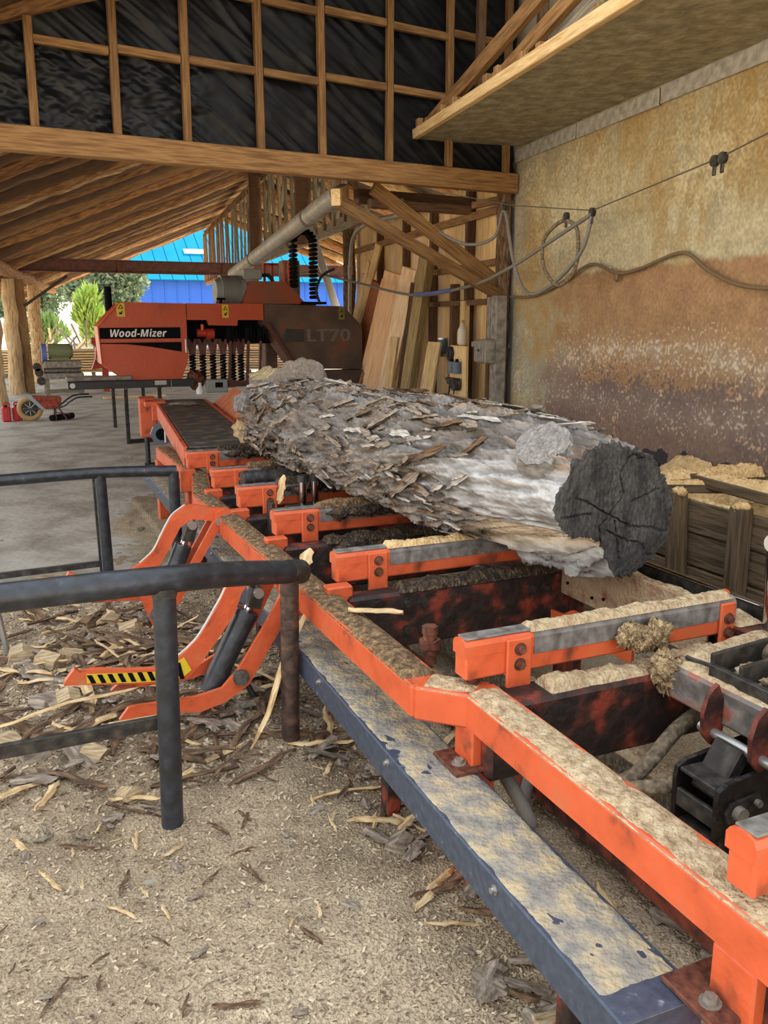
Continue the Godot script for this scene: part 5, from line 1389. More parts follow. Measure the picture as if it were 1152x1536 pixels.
# ------------------------------------------------------------------ log turner at the right edge
func build_turner() -> void:
	var o := thing("log_turner", "blackened steel log turner linkage covered in sawdust beside the bunk", "log turner")
	part(o, "arm_tube", MB.new().bar(Vector3(1.735, 0.61, -0.7), Vector3(1.725, 0.6, -1.83), 0.12, 0.1, 0.008), M["turner_tube"], "grey and red arm tube")
	part(o, "torn_cover", MB.new().blob(Vector3(1.67, 0.62, -1.8), Vector3(0.035, 0.06, 0.05), noise(250, 1.3), 0.8, 26), M["cake_tan"])
	# open ladder frame on top
	for x in [1.70, 1.99]:
		part(o, "frame_bar", MB.new().bar(Vector3(x, 0.675, -1.2), Vector3(x, 0.675, -1.66), 0.02, 0.035, 0.003), M["dark_steel"])
	for q in [-1.66, -1.56, -1.42, -1.28]:
		part(o, "frame_plate", MB.new().bar(Vector3(1.7, 0.69, q), Vector3(2.02, 0.7, q - 0.02), 0.014, 0.06, 0.003), M["dark_steel"])
	part(o, "frame_tray", MB.new().box(Vector3(1.85, 0.648, -1.45), Vector3(0.34, 0.012, 0.5), 0.003), M["dark_steel"])
	part(o, "cross_shaft", MB.new().cyl(Vector3(1.92, 0.685, -1.3), Vector3(1.92, 0.685, -1.7), 0.03, 0.03, 16), M["hose_dust"])
	for q in [[1.84, 0.68, -1.5], [1.87, 0.68, -1.47]]:
		part(o, "bolt", bolt(MB.new(), Vector3(q[0], q[1], q[2]), Vector3.UP, 0.014, 0.03), M["zinc"])
	for q in [[1.77, 0.66, -1.36, 0.07, 0.035], [1.8, 0.66, -1.6, 0.06, 0.03], [1.9, 0.665, -1.37, 0.08, 0.045], [1.98, 0.67, -1.48, 0.07, 0.04], [1.96, 0.69, -1.62, 0.06, 0.04]]:
		part(o, "sawdust_heap", MB.new().blob(Vector3(q[0], q[1], q[2]), Vector3(q[3], q[4], q[3] * 0.8), noise(251, 2.0), 0.6, 26), M["sawdust"], "", "stuff")
	dust(o, Vector3(1.71, 0.66, -0.75), Vector3(1.71, 0.652, -1.8), 0.07, 0.012, 0.8, 255, M["sawdust"])
	part(o, "cover_strip", MB.new().bar(Vector3(1.72, 0.668, -1.72), Vector3(2.05, 0.665, -1.8), 0.1, 0.012, 0.003), M["dark_steel"])
	dust(o, Vector3(1.72, 0.674, -1.73), Vector3(2.05, 0.671, -1.8), 0.1, 0.014, 0.8, 256, M["sawdust"])
	# hinge ears on the near face
	for zz in [-1.58, -1.42]:
		part(o, "hinge_ear", MB.new().prism(poly([-0.03, 0.05, 0.0, 0.075, 0.02, 0.03, 0.03, -0.03, 0.02, -0.085, -0.01, -0.095, -0.04, -0.06, -0.045, 0.0]), 0.014, Transform3D(Basis(Vector3.RIGHT, 0.0), Vector3(1.645, 0.6, zz))), M["red_grime"])
	part(o, "ear_pin", MB.new().cyl(Vector3(1.64, 0.54, -1.36), Vector3(1.64, 0.54, -1.62), 0.014, 0.014, 12), M["zinc"])
	# link down to the box
	part(o, "link", MB.new().bar(Vector3(1.635, 0.54, -1.5), Vector3(1.56, 0.42, -1.5), 0.09, 0.045, 0.006), M["dark_steel"])
	# linkage box
	for zz in [-1.42, -1.56]:
		part(o, "side_cheek", MB.new().prism(poly([1.49, 0.47, 1.495, 0.5, 1.52, 0.515, 1.98, 0.57, 1.98, 0.3, 1.75, 0.14, 1.6, 0.14, 1.5, 0.2]), 0.014, Transform3D(Basis(), Vector3(0.015, -0.02, zz))), M["black_grease"], "black side cheek")
	part(o, "box_end", MB.new().box(Vector3(1.515, 0.4, -1.49), Vector3(0.014, 0.05, 0.13), 0.003), M["dark_steel"])
	part(o, "box_top", MB.new().box(Vector3(1.56, 0.478, -1.49), Vector3(0.1, 0.012, 0.12), 0.003), M["dark_steel"])
	for q in [[1.57, 0.42, 0.07], [1.72, 0.46, 0.07]]:
		var tg := part(o, "lock_tab", MB.new().prism(poly([-0.035, -0.025, -0.04, 0.0, -0.025, 0.025, 0.06, 0.035, 0.075, 0.02, 0.07, 0.0, 0.0, -0.03]), 0.01, Transform3D(Basis(), Vector3(q[0], q[1], -1.408))), M["dark_steel"])
		part(tg, "pin", MB.new().cyl(Vector3(q[0] - 0.005, q[1], -1.405), Vector3(q[0] - 0.005, q[1], -1.385), 0.02, 0.019, 14).cyl(Vector3(q[0] + 0.055, q[1] + 0.015, -1.405), Vector3(q[0] + 0.055, q[1] + 0.015, -1.39), 0.01, 0.01, 6), M["grey_steel"])
	part(o, "pivot_boss", MB.new().cyl(Vector3(1.66, 0.26, -1.41), Vector3(1.66, 0.26, -1.35), 0.045, 0.045, 18), M["black_grease"])
	part(o, "pivot_boss", MB.new().cyl(Vector3(1.54, 0.29, -1.55), Vector3(1.54, 0.29, -1.43), 0.05, 0.05, 18), M["dark_steel"])
	part(o, "valve", MB.new().cyl(Vector3(1.78, 0.52, -1.5), Vector3(1.86, 0.52, -1.5), 0.025, 0.025, 14).cyl(Vector3(1.8, 0.55, -1.46), Vector3(1.84, 0.48, -1.46), 0.014, 0.014, 12), M["zinc"])
	rebase(o, Vector3(1.7, 0.14, -1.5))
	# chrome side support
	var s := thing("side_support", "chrome hydraulic side support post standing at the end of the bunk", "support post", Vector3(2.155, 0.62, -1.86))
	part(s, "tube", MB.new().cyl(Vector3(0, 0, 0), Vector3(-0.02, 0.3, 0), 0.034, 0.034, 24), M["chrome"])
	part(s, "cap", MB.new().cyl(Vector3(-0.06, 0.32, 0.01), Vector3(0.05, 0.31, 0.0), 0.028, 0.028, 18), M["zinc"])
	part(s, "collar", MB.new().cyl(Vector3(0, 0.0, 0), Vector3(0, 0.03, 0), 0.045, 0.04, 20), M["dark_steel"])

# ------------------------------------------------------------------ sawdust bin by the wall
func build_bin() -> void:
	var o := thing("sawdust_bin", "dark timber sawdust bin with horizontal boards along the stained wall", "bin")
	var x := 2.83
	for row in 5:
		var y := 0.11 + row * 0.155
		for k in 3:
			var z0 := -4.9 + k * 1.35
			beam(o, "board", Vector3(x + 0.01 * (row % 2), y, z0), Vector3(x + 0.01 * (row % 2), y + 0.005, z0 + 1.34), 0.03, 0.145, wd("bin"))
	for q in [[-4.3, 0.0], [-3.5, -0.05], [-2.985, -0.05], [-2.62, 0.0], [-1.7, 0.03]]:
		beam(o, "post", Vector3(x - 0.055, 0.0, q[0] - q[1]), Vector3(x - 0.055, 0.84, q[0] + q[1] * 0.3), 0.07, 0.07, wd("bin"))
	beam(o, "top_beam", Vector3(x + 0.15, 0.87, -3.1), Vector3(x + 0.05, 0.85, -1.5), 0.09, 0.05, M["bin1"])
	beam(o, "top_beam", Vector3(x + 0.0, 0.845, -3.16), Vector3(x + 0.55, 0.85, -3.05), 0.11, 0.05, M["bin0"])
	beam(o, "top_beam", Vector3(x - 0.05, 0.84, -3.1), Vector3(x + 0.5, 0.84, -2.82), 0.07, 0.04, M["bin2"])
	beam(o, "top_beam", Vector3(x + 0.0, 0.84, -2.45), Vector3(x + 0.6, 0.84, -2.3), 0.08, 0.05, M["bin1"])
	dust(o, Vector3(x + 0.15, 0.893, -3.08), Vector3(x + 0.05, 0.873, -1.55), 0.085, 0.03, 0.9, 501, M["sawdust_gold"])
	dust(o, Vector3(x + 0.0, 0.868, -3.16), Vector3(x + 0.5, 0.872, -3.05), 0.1, 0.035, 1.0, 502, M["sawdust_gold"])
	dust(o, Vector3(x - 0.05, 0.858, -3.1), Vector3(x + 0.4, 0.858, -2.87), 0.065, 0.02, 1.0, 503, M["sawdust_gold"])
	dust(o, Vector3(x + 0.01, 0.803, -2.97), Vector3(x + 0.01, 0.803, -2.64), 0.03, 0.012, 1.0, 504, M["sawdust_gold"])
	for q in [-2.985, -2.62]:
		part(o, "sawdust_heap", MB.new().blob(Vector3(x - 0.055, 0.84, q), Vector3(0.035, 0.025, 0.035), noise(505, 2.0), 0.5, 18), M["sawdust_gold"], "", "stuff")
	rebase(o, Vector3(x, 0, -3.0))
	var n := noise(511, 1.6, FastNoiseLite.TYPE_SIMPLEX_SMOOTH, 5)
	var mb := MB.new()
	var fr := Transform3D(Basis(Vector3.UP, WALL_TURN), CORNER)
	var f := func(u: float, w: float) -> Vector3:
		var xx: float = lerpf(-0.9, -0.02, u)
		var zz: float = lerpf(0.3, 5.2, w)
		var p := fr * Vector3(xx, 0, zz)
		var h := 0.45 + 0.30 * pow(u, 0.8) + 0.05 * exp(-pow((zz - 2.62) / 0.18, 2.0)) * u - 0.05 * exp(-pow((zz - 2.0) / 0.4, 2.0)) + 0.09 * n.get_noise_2d(xx * 2.0, zz * 2.0) + 0.01 * n.get_noise_2d(xx * 20.0, zz * 20.0)
		if p.x < 2.86:
			h = -0.01
		return Vector3(p.x, h, p.z)
	mb.sheet(60, 220, f, null, true)
	single("sawdust_pile", mb, M["sawdust_gold"], "golden sawdust heap banked against the foot of the stained wall", "sawdust", Vector3.ZERO, "", "stuff")

# ------------------------------------------------------------------ planks leaning on the boarded wall
func lean(called: String, label: String, top: Vector3, bottom: Vector3, w: float, t: float, m: Material, face := 0.6, cat := "plank") -> void:
	var fr := Transform3D(Basis(Vector3.UP, WALL_TURN), CORNER)
	var a := fr * bottom
	var b := fr * top
	var o := beam(self, numbered(called), a, b, w, t, m)
	# the broad face is turned from the wall towards the open shed
	var x := (b - a).normalized()
	var wide := fr.basis * Vector3(sin(face), 0, cos(face))
	wide = (wide - x * wide.dot(x)).normalized()
	o.transform = Transform3D(Basis(x, wide.cross(x), wide), (a + b) * 0.5)
	tag(o, label, cat)

func build_leaning_boards() -> void:
	lean("leaning_plank", "narrow yellow batten leaning highest on the boarded wall", Vector3(-0.12, 2.5, -3.68), Vector3(-0.45, 0.05, -4.95), 0.09, 0.04, M["pine1"])
	lean("leaning_plank", "thin yellow lath leaning behind the narrow batten", Vector3(-0.12, 2.33, -4.14), Vector3(-0.42, 0.05, -5.0), 0.05, 0.03, M["pine0"])
	lean("leaning_plank", "thin pale lath leaning at the end of the row of planks", Vector3(-0.12, 2.19, -4.4), Vector3(-0.42, 0.05, -5.15), 0.05, 0.03, M["fresh2"])
	lean("leaning_plank", "reddish brown plank leaning beside the wide pale plank", Vector3(-0.14, 2.05, -3.66), Vector3(-0.44, 0.05, -4.62), 0.16, 0.05, M["redwood1"])
	lean("leaning_plank", "pale reddish edge plank leaning behind the wide pale plank", Vector3(-0.12, 2.07, -3.38), Vector3(-0.42, 0.05, -4.1), 0.1, 0.05, M["pinkish"])
	lean("leaning_plank", "wide pale pink plank leaning on the boarded wall", Vector3(-0.13, 2.13, -2.98), Vector3(-0.42, 0.05, -3.48), 0.29, 0.05, M["pinkish"])
	lean("leaning_plank", "pale yellow plank leaning next to the wide pink plank", Vector3(-0.12, 2.15, -2.42), Vector3(-0.42, 0.05, -2.92), 0.2, 0.06, M["fresh0"])
	lean("leaning_plank", "dark brown plank leaning in the shade behind the grey squared timber", Vector3(-0.1, 1.98, -2.2), Vector3(-0.3, 0.03, -2.4), 0.26, 0.04, M["dark2"], 0.3)
	lean("squared_timber", "thick grey-yellow squared timber leaning on the boarded wall", Vector3(-0.14, 2.26, -1.81), Vector3(-0.45, 0.05, -1.85), 0.13, 0.12, M["greyed_pine"], 0.5, "timber")
	lean("leaning_plank", "short yellow plank leaning in front of the squared timber", Vector3(-0.36, 1.42, -2.22), Vector3(-0.58, 0.03, -2.1), 0.1, 0.04, M["pine2"])
	lean("leaning_plank", "short brown plank leaning right of the squared timber", Vector3(-0.13, 1.38, -1.58), Vector3(-0.4, 0.03, -1.45), 0.16, 0.04, M["pine2"])
	lean("leaning_plank", "thin stick propped across the wide pink plank", Vector3(-0.48, 1.0, -3.1), Vector3(-0.8, 0.02, -3.1), 0.03, 0.03, M["aged0"], 0.0, "stick")
	var fr := Transform3D(Basis(Vector3.UP, WALL_TURN), CORNER)
	var o := thing("offcut_block", "brown timber offcut propped against the low shelf", "offcut", fr * Vector3(-0.3, 0.0, -1.2))
	beam(o, "offcut", Vector3(-0.25, 0.05, -0.1), Vector3(0.05, 0.85, 0.05), 0.12, 0.12, M["aged2"])
	beam(o, "offcut", Vector3(-0.1, 0.05, 0.1), Vector3(0.12, 0.72, 0.12), 0.1, 0.1, M["dark1"])

# ------------------------------------------------------------------ electrics and shelf things
func build_wall_things() -> void:
	var o := thing("switch_board", "pine mounting board with motor capacitors and wires on the boarded wall", "switch board", CORNER, WALL_TURN)
	beam(o, "board", Vector3(-0.1, 0.78, -0.98), Vector3(-0.1, 1.36, -0.98), 0.03, 0.42, M["pine0"])
	for zz in [-1.03, -0.9]:
		var cp := part(o, "capacitor", MB.new().cyl(Vector3(-0.15, 1.1, zz), Vector3(-0.15, 1.21, zz), 0.045, 0.045, 18), M["capacitor"], "blue-grey capacitor")
		part(cp, "terminal", MB.new().cyl(Vector3(-0.15, 1.21, zz), Vector3(-0.15, 1.24, zz), 0.018, 0.012, 10), M["black"])
	var coil := PackedVector3Array()
	for k in 25:
		coil.append(Vector3(-0.135, 1.28 + sin(TAU * k / 24.0) * 0.05, -1.13 + cos(TAU * k / 24.0) * 0.045))
	part(o, "ring", MB.new().tube(coil, 0.022, 10), M["rubber"], "black rubber ring")
	part(o, "relay", MB.new().box(Vector3(-0.15, 1.04, -1.02), Vector3(0.06, 0.03, 0.24), 0.006).box(Vector3(-0.16, 1.02, -1.06), Vector3(0.05, 0.05, 0.06), 0.006), M["dark_steel"])
	part(o, "reel", MB.new().cyl(Vector3(-0.19, 1.0, -0.9), Vector3(-0.13, 1.0, -0.9), 0.06, 0.06, 18).cyl(Vector3(-0.2, 1.03, -0.88), Vector3(-0.13, 1.03, -0.88), 0.03, 0.03, 14), M["dark_steel"])
	for q in [[Vector3(-0.14, 1.0, -1.08), Vector3(-0.15, 0.8, -1.16), Vector3(-0.17, 0.55, -1.2)], [Vector3(-0.14, 1.0, -0.98), Vector3(-0.16, 0.8, -0.95), Vector3(-0.2, 0.5, -0.72)], [Vector3(-0.1, 0.95, -0.72), Vector3(-0.12, 0.68, -0.6), Vector3(-0.12, 0.66, -0.35), Vector3(-0.08, 0.78, -0.2)]]:
		part(o, "lead", MB.new().tube(curve(q, 8), 0.008, 8), M["rubber"])
	rebase_in(o, Vector3(-0.1, 0.78, -0.98))
	var bt := thing("oil_bottle", "dusty white plastic bottle standing on the switch board ledge", "bottle", CORNER, WALL_TURN)
	part(bt, "bottle", MB.new().lathe(poly([0.0, 0.0, 0.04, 0.0, 0.045, 0.02, 0.045, 0.11, 0.04, 0.14, 0.016, 0.18, 0.016, 0.2, 0.0, 0.2]), 18, Transform3D(Basis(), Vector3(-0.12, 1.375, -0.86))), M["bottle"])
	part(bt, "cap", MB.new().cyl(Vector3(-0.12, 1.57, -0.86), Vector3(-0.12, 1.6, -0.86), 0.02, 0.018, 14), M["wood_cap"])
	rebase_in(bt, Vector3(-0.12, 1.375, -0.86))
	var cn := thing("tin_can", "small dark tin with pale rim on the shelf board", "can", CORNER, WALL_TURN)
	part(cn, "tin", MB.new().cyl(Vector3(-0.02, 1.27, -1.66), Vector3(-0.02, 1.41, -1.66), 0.055, 0.055, 18), M["capacitor"])
	part(cn, "rim", MB.new().cyl(Vector3(-0.02, 1.405, -1.66), Vector3(-0.02, 1.42, -1.66), 0.058, 0.058, 18), M["zinc"])
	rebase_in(cn, Vector3(-0.02, 1.27, -1.66))
	for k in 4:
		single("machine_nut", MB.new().prism(circle(0.03, 6), 0.03, Transform3D(Basis(Vector3.RIGHT, PI / 2), Vector3.ZERO)), M["dark_steel"], "small steel nut lying on the low shelf", "nut", Transform3D(Basis(Vector3.UP, WALL_TURN), CORNER) * Vector3(-0.02, 0.838, -1.3 - k * 0.1), "loose nuts on the low shelf")
	var st := thing("steel_upright", "dusty grey box-section steel upright in the wall corner", "post", CORNER, WALL_TURN)
	part(st, "tube", MB.new().box(Vector3(-0.12, 0.9, -0.02), Vector3(0.1, 1.8, 0.12), 0.006), M["grey_steel"])
	part(st, "slot_plate", MB.new().box(Vector3(-0.16, 1.6, -0.12), Vector3(0.03, 0.38, 0.06), 0.004), M["grey_steel"])
	rebase_in(st, Vector3(-0.12, 0, -0.02))
	var sw := thing("switch_box", "dusty grey switch box fixed to the steel upright", "switch box", CORNER, WALL_TURN)
	part(sw, "case", MB.new().box(Vector3(-0.22, 1.34, -0.06), Vector3(0.1, 0.2, 0.22), 0.01), M["grey_steel"])
	part(sw, "lid", MB.new().box(Vector3(-0.275, 1.34, -0.06), Vector3(0.015, 0.18, 0.2), 0.006), M["grey_steel"])
	part(sw, "knob", MB.new().cyl(Vector3(-0.29, 1.35, -0.04), Vector3(-0.3, 1.35, -0.04), 0.012, 0.01, 10), M["dark_steel"])
	rebase_in(sw, Vector3(-0.22, 1.24, -0.06))
	var cd := thing("conduit", "bent grey conduit pipe running up the end of the boarded wall", "conduit", CORNER, WALL_TURN)
	part(cd, "pipe", MB.new().tube(curve([Vector3(-0.15, 2.72, -2.4), Vector3(-0.15, 2.78, -3.7), Vector3(-0.15, 2.76, -4.5), Vector3(-0.15, 2.62, -4.88), Vector3(-0.15, 2.3, -5.0), Vector3(-0.15, 1.7, -5.05), Vector3(-0.15, 0.9, -5.1)], 8), 0.028, 14), M["pvc"])
	part(cd, "coupling", MB.new().cyl(Vector3(-0.15, 2.755, -2.6), Vector3(-0.15, 2.765, -2.85), 0.036, 0.036, 14), M["pvc"])
	part(cd, "coupling", MB.new().cyl(Vector3(-0.15, 2.33, -5.0), Vector3(-0.15, 2.2, -5.0), 0.036, 0.036, 14), M["pvc"])
	rebase_in(cd, Vector3(-0.15, 0.9, -5.1))

# as rebase, for a thing placed in the wall's frame; the point is given in that frame
func rebase_in(o: Node3D, at: Vector3) -> void:
	o.position = o.transform * at
	for ch in o.get_children():
		ch.position -= at

func build_cables() -> void:
	var x := -0.3
	var w := thing("guide_wire", "taut guide wire strung past the stained wall", "wire", CORNER, WALL_TURN)
	part(w, "wire", MB.new().tube(PackedVector3Array([Vector3(-0.9, 2.63, -0.02), Vector3(x, 2.44, 0.6), Vector3(x, 2.27, 1.79), Vector3(x, 2.38, 3.02), Vector3(x, 2.46, 3.55), Vector3(x, 2.55, 4.2)]), 0.004, 6), M["wire"])
	for q in [[2.28, 1.45], [2.27, 1.79], [2.38, 2.98], [2.385, 3.04], [2.46, 0.45]]:
		part(w, "trolley", MB.new().cyl(Vector3(x - 0.012, q[0] - 0.01, q[1]), Vector3(x + 0.012, q[0] - 0.01, q[1]), 0.028, 0.028, 14).box(Vector3(x, q[0] - 0.045, q[1]), Vector3(0.012, 0.07, 0.025), 0.004), M["dark_steel"], "small cable trolley")
	rebase_in(w, Vector3(x, 2.27, 1.79))
	var h := thing("power_cable", "long grey power cable sagging from the saw head to the wire trolley", "cable", CORNER, WALL_TURN)
	part(h, "cable", MB.new().tube(curve([Vector3(-1.0, 2.0, -5.0), Vector3(-0.95, 2.16, -4.7), Vector3(-0.8, 2.17, -4.2), Vector3(-0.55, 2.03, -3.2), Vector3(x, 1.85, -1.78), Vector3(x, 1.88, -0.31), Vector3(x, 1.98, 0.52), Vector3(x, 2.18, 1.46), Vector3(x, 2.25, 1.79)], 10), 0.014, 10), M["hose_grey"])
	part(h, "sleeve", MB.new().tube(curve([Vector3(x, 1.858, -1.75), Vector3(x, 1.853, -1.2), Vector3(x, 1.866, -0.7)], 8), 0.0165, 10), M["blue_sleeve"], "blue sleeve")
	rebase_in(h, Vector3(x, 1.85, -1.78))
	var l := thing("cable_loop", "grey cable hanging in a deep bow between the tie beam and the trolleys", "cable", CORNER, WALL_TURN)
	part(l, "cable", MB.new().tube(curve([Vector3(-0.9, 2.58, -0.3), Vector3(-0.82, 2.5, -0.25), Vector3(-0.65, 2.32, -0.12), Vector3(-0.45, 2.2, 0.05), Vector3(x, 2.24, 0.25), Vector3(x, 2.42, 0.44), Vector3(x, 2.04, 0.63), Vector3(x, 1.8, 0.88), Vector3(x, 1.83, 1.25), Vector3(x, 2.02, 1.66), Vector3(x, 2.24, 1.79)], 10), 0.013, 10), M["hose_grey"])
	rebase_in(l, Vector3(x, 1.8, 0.88))
	var rg := thing("cable_loop", "round coil of dark cable hanging from a wire trolley", "cable", CORNER, WALL_TURN)
	part(rg, "cable", MB.new().tube(curve([Vector3(x, 2.25, 1.45), Vector3(x + 0.01, 2.17, 1.59), Vector3(x + 0.01, 1.94, 1.59), Vector3(x, 1.83, 1.38), Vector3(x - 0.01, 1.96, 1.17), Vector3(x - 0.01, 2.14, 1.15), Vector3(x, 2.23, 1.3), Vector3(x, 2.25, 1.44)], 10), 0.013, 10), M["hose_dust"])
	rebase_in(rg, Vector3(x, 1.83, 1.38))
	var b := thing("wall_cable", "dusty brown cable clipped in waves along the stained wall", "cable", CORNER, WALL_TURN)
	var y := -0.035
	part(b, "cable", MB.new().tube(curve([Vector3(y, 1.79, 0.02), Vector3(y, 1.785, 0.46), Vector3(y, 1.88, 0.95), Vector3(y, 1.975, 1.33), Vector3(y, 1.90, 1.69), Vector3(y, 1.915, 1.95), Vector3(y, 1.98, 2.38), Vector3(y, 1.87, 2.63), Vector3(y, 1.79, 2.86), Vector3(y, 1.755, 3.13), Vector3(y, 1.75, 3.6)], 10), 0.011, 8), M["cable_brown"])
	part(b, "knot", MB.new().blob(Vector3(y, 1.875, 1.68), Vector3(0.015, 0.03, 0.02), noise(520, 1.0), 0.4, 12), M["cable_brown"])
	rebase_in(b, Vector3(y, 1.75, 3.13))

# ------------------------------------------------------------------ the yard beyond
func crown(at: Vector3, size: Vector3, count: int, leaf: float, c0: Color, c1: Color, seed_: int, clumps := 14, spiky := false) -> MB:
	var r := RandomNumberGenerator.new()
	r.seed = seed_
	var mb := MB.new()
	mb.tinted = true
	var cl := []
	for k in clumps:
		var d := Vector3(r.randfn(), r.randfn(), r.randfn()).normalized() * pow(r.randf(), 0.4)
		cl.append([d * size * 0.75, r.randf_range(0.25, 0.45)])
	for k in count:
		var q: Array = cl[r.randi() % clumps]
		var d := Vector3(r.randfn(), r.randfn(), r.randfn()).normalized()
		var p: Vector3 = at + q[0] + d * size * q[1] * pow(r.randf(), 0.3)
		var a := (d + Vector3(r.randf_range(-0.7, 0.7), r.randf_range(-0.3, 0.9), r.randf_range(-0.7, 0.7))).normalized()
		if spiky:
			a = (a + Vector3.UP * 1.2).normalized()
		var s := a.cross(Vector3(r.randfn(), r.randfn(), r.randfn())).normalized()
		var l := leaf * r.randf_range(0.6, 1.3)
		var wd_ := l * (0.12 if spiky else 0.45)
		mb.col = c0.lerp(c1, r.randf())
		mb.quad(p, p + a * l * 0.5 + s * wd_, p + a * l, p + a * l * 0.5 - s * wd_, a.cross(s).normalized())
	return mb

func tree(label: String, at: Vector3, h: float, size: Vector3, count: int, leaf: float, c0: Color, c1: Color, seed_: int, called := "tree", spiky := false) -> void:
	var o := thing(called, label, "tree" if called == "tree" else "bush", at)
	part(o, "foliage", crown(Vector3(0, h, 0), size, count, leaf, c0, c1, seed_, 14, spiky), M["leaf"])
	part(o, "trunk", MB.new().tube(PackedVector3Array([Vector3.ZERO, Vector3(0.05, h * 0.5, 0.03), Vector3(0, h, 0)]), [0.14, 0.1, 0.04], 10), M["trunk"])

func stack(label: String, at: Vector3, turn: float, rows: int, cols: int, l: float, m: String) -> void:
	var o := thing("lumber_stack", label, "lumber", at, turn)
	for k in 3:
		beam(o, "bearer", Vector3(-cols * 0.11, 0.05, -l * 0.4 + k * l * 0.4), Vector3(cols * 0.11, 0.05, -l * 0.4 + k * l * 0.4), 0.1, 0.1, M["grey1"])
	for i in rows:
		for j in cols:
			var x := (j - (cols - 1) * 0.5) * 0.21
			var y := 0.13 + i * 0.075
			var dz := rng.randf_range(-0.2, 0.2)
			beam(o, "plank", Vector3(x, y, -l / 2 + dz), Vector3(x + rng.randf_range(-0.03, 0.03), y, l / 2 + dz), 0.19, 0.05, wd(m))

func build_yard() -> void:
	var b := thing("blue_building", "big blue metal shed with a turquoise ribbed roof behind the trees", "building", Vector3(18, 0, -62))
	part(b, "wall", MB.new().box(Vector3(0, 2.1, 0), Vector3(24, 4.2, 6), 0.0), M["blue_wall"], "deep blue wall cladding")
	var slope := atan2(5.0, 7.0)
	for k in 30:
		part(b, "roof_panel", MB.new().box(Vector3(-11.6 + k * 0.8, 9.2, -3.3), Vector3(0.77, 0.06, 17.5), 0.02, Basis(Vector3.RIGHT, slope)), M["roof_turquoise"])
		part(b, "wall_rib", MB.new().box(Vector3(-11.6 + k * 0.8, 2.1, 3.02), Vector3(0.08, 4.2, 0.05), 0.01), M["blue_wall"])
	part(b, "roof_light", MB.new().box(Vector3(-5.2, 6.1, 1.1), Vector3(1.4, 0.1, 0.5), 0.02, Basis(Vector3.RIGHT, slope)), M["white_print"])
	part(b, "gable_fill", MB.new().box(Vector3(0, 6.0, -6.6), Vector3(24, 11.5, 0.4)), M["blue_wall"])
	tree("round grey-green pine in front of the blue building", Vector3(5.0, 0, -44), 3.1, Vector3(2.2, 2.0, 2.0), 11000, 0.2, Color(0.10, 0.16, 0.09), Color(0.27, 0.34, 0.22), 601)
	tree("tall grey-green pine left of the blue building", Vector3(2.0, 0, -49.5), 3.0, Vector3(2.2, 2.3, 2.0), 9000, 0.2, Color(0.09, 0.15, 0.08), Color(0.24, 0.31, 0.2), 602)
	tree("dark green pine growing behind the squared post", Vector3(-2.2, 0, -53), 3.2, Vector3(2.6, 2.6, 2.0), 7000, 0.24, Color(0.08, 0.14, 0.06), Color(0.22, 0.3, 0.15), 603)
	tree("bright yellow-green young pine behind the lumber yard", Vector3(3.55, 0, -36), 1.7, Vector3(0.75, 1.1, 0.7), 3500, 0.3, Color(0.19, 0.32, 0.05), Color(0.42, 0.56, 0.13), 604, "bush", true)
	tree("low green bush beside the wooden posts", Vector3(1.8, 0, -38), 1.1, Vector3(1.0, 1.0, 0.8), 1500, 0.34, Color(0.12, 0.22, 0.06), Color(0.28, 0.38, 0.14), 605, "bush", true)
	# lumber stacks, sunlit
	stack("long sunlit stack of pale planks in front of the pines", Vector3(3.0, 0, -31), 1.45, 7, 6, 5.0, "fresh")
	stack("sunlit stack of yellow planks beyond the squared post", Vector3(1.4, 0, -27.5), 1.5, 9, 5, 3.0, "pine")
	stack("pale plank stack seen under the saw head bridge", Vector3(7.2, 0, -27), 1.4, 9, 6, 4.5, "fresh")
	stack("low stack of planks behind the pale plank stack", Vector3(9.2, 0, -31), 1.3, 11, 6, 4.0, "pine")
	stack("short plank stack right behind the roller trestle", Vector3(4.4, 0, -23.5), 1.42, 4, 5, 3.0, "fresh")
	# heap of grey slabs and sticks
	var sticks := thing("slab_heap", "heap of grey sticks and slabs below the pines", "wood heap", Vector3(3.2, 0, -34))
	for k in 90:
		var p := Vector3(rng.randf_range(-2.6, 3.4), rng.randf_range(0.05, 0.7), rng.randf_range(-0.8, 0.8))
		var d := Vector3(rng.randf_range(-1, 1), rng.randf_range(0.0, 1.1), rng.randf_range(-1, 1)).normalized() * rng.randf_range(0.5, 1.1)
		beam(sticks, "stick", p, p + d, 0.06, 0.05, wd("grey" if k % 3 else "fresh"))
	# planer with its green motor
	var m := thing("planer_bench", "old planing bench with an olive green motor on top", "machine", Vector3(1.15, 0, -20.4))
	for q in [[-0.2, 0.25], [0.5, 0.25], [-0.2, -0.35], [0.5, -0.35]]:
		part(m, "leg", MB.new().bar(Vector3(q[0], 0, q[1]), Vector3(q[0], 0.36, q[1]), 0.08, 0.08, 0.005), M["grey1"])
	part(m, "foot_board", MB.new().box(Vector3(0.15, 0.1, 0.28), Vector3(0.75, 0.08, 0.05), 0.005), M["grey2"])
	part(m, "bed", MB.new().box(Vector3(0.15, 0.42, 0), Vector3(0.8, 0.12, 0.75), 0.01), M["grey_steel"])
	part(m, "feed_roll", MB.new().cyl(Vector3(-0.25, 0.53, 0.25), Vector3(0.5, 0.53, 0.25), 0.06, 0.06, 16), M["steel"])
	part(m, "hood", MB.new().box(Vector3(0.15, 0.66, 0), Vector3(0.75, 0.14, 0.6), 0.01), M["grey_steel"])
	var mo := part(m, "motor", MB.new().cyl(Vector3(-0.12, 0.93, 0), Vector3(0.32, 0.93, 0), 0.17, 0.17, 22).box(Vector3(0.1, 0.77, 0), Vector3(0.36, 0.08, 0.26), 0.01), M["motor_green"], "olive green motor")
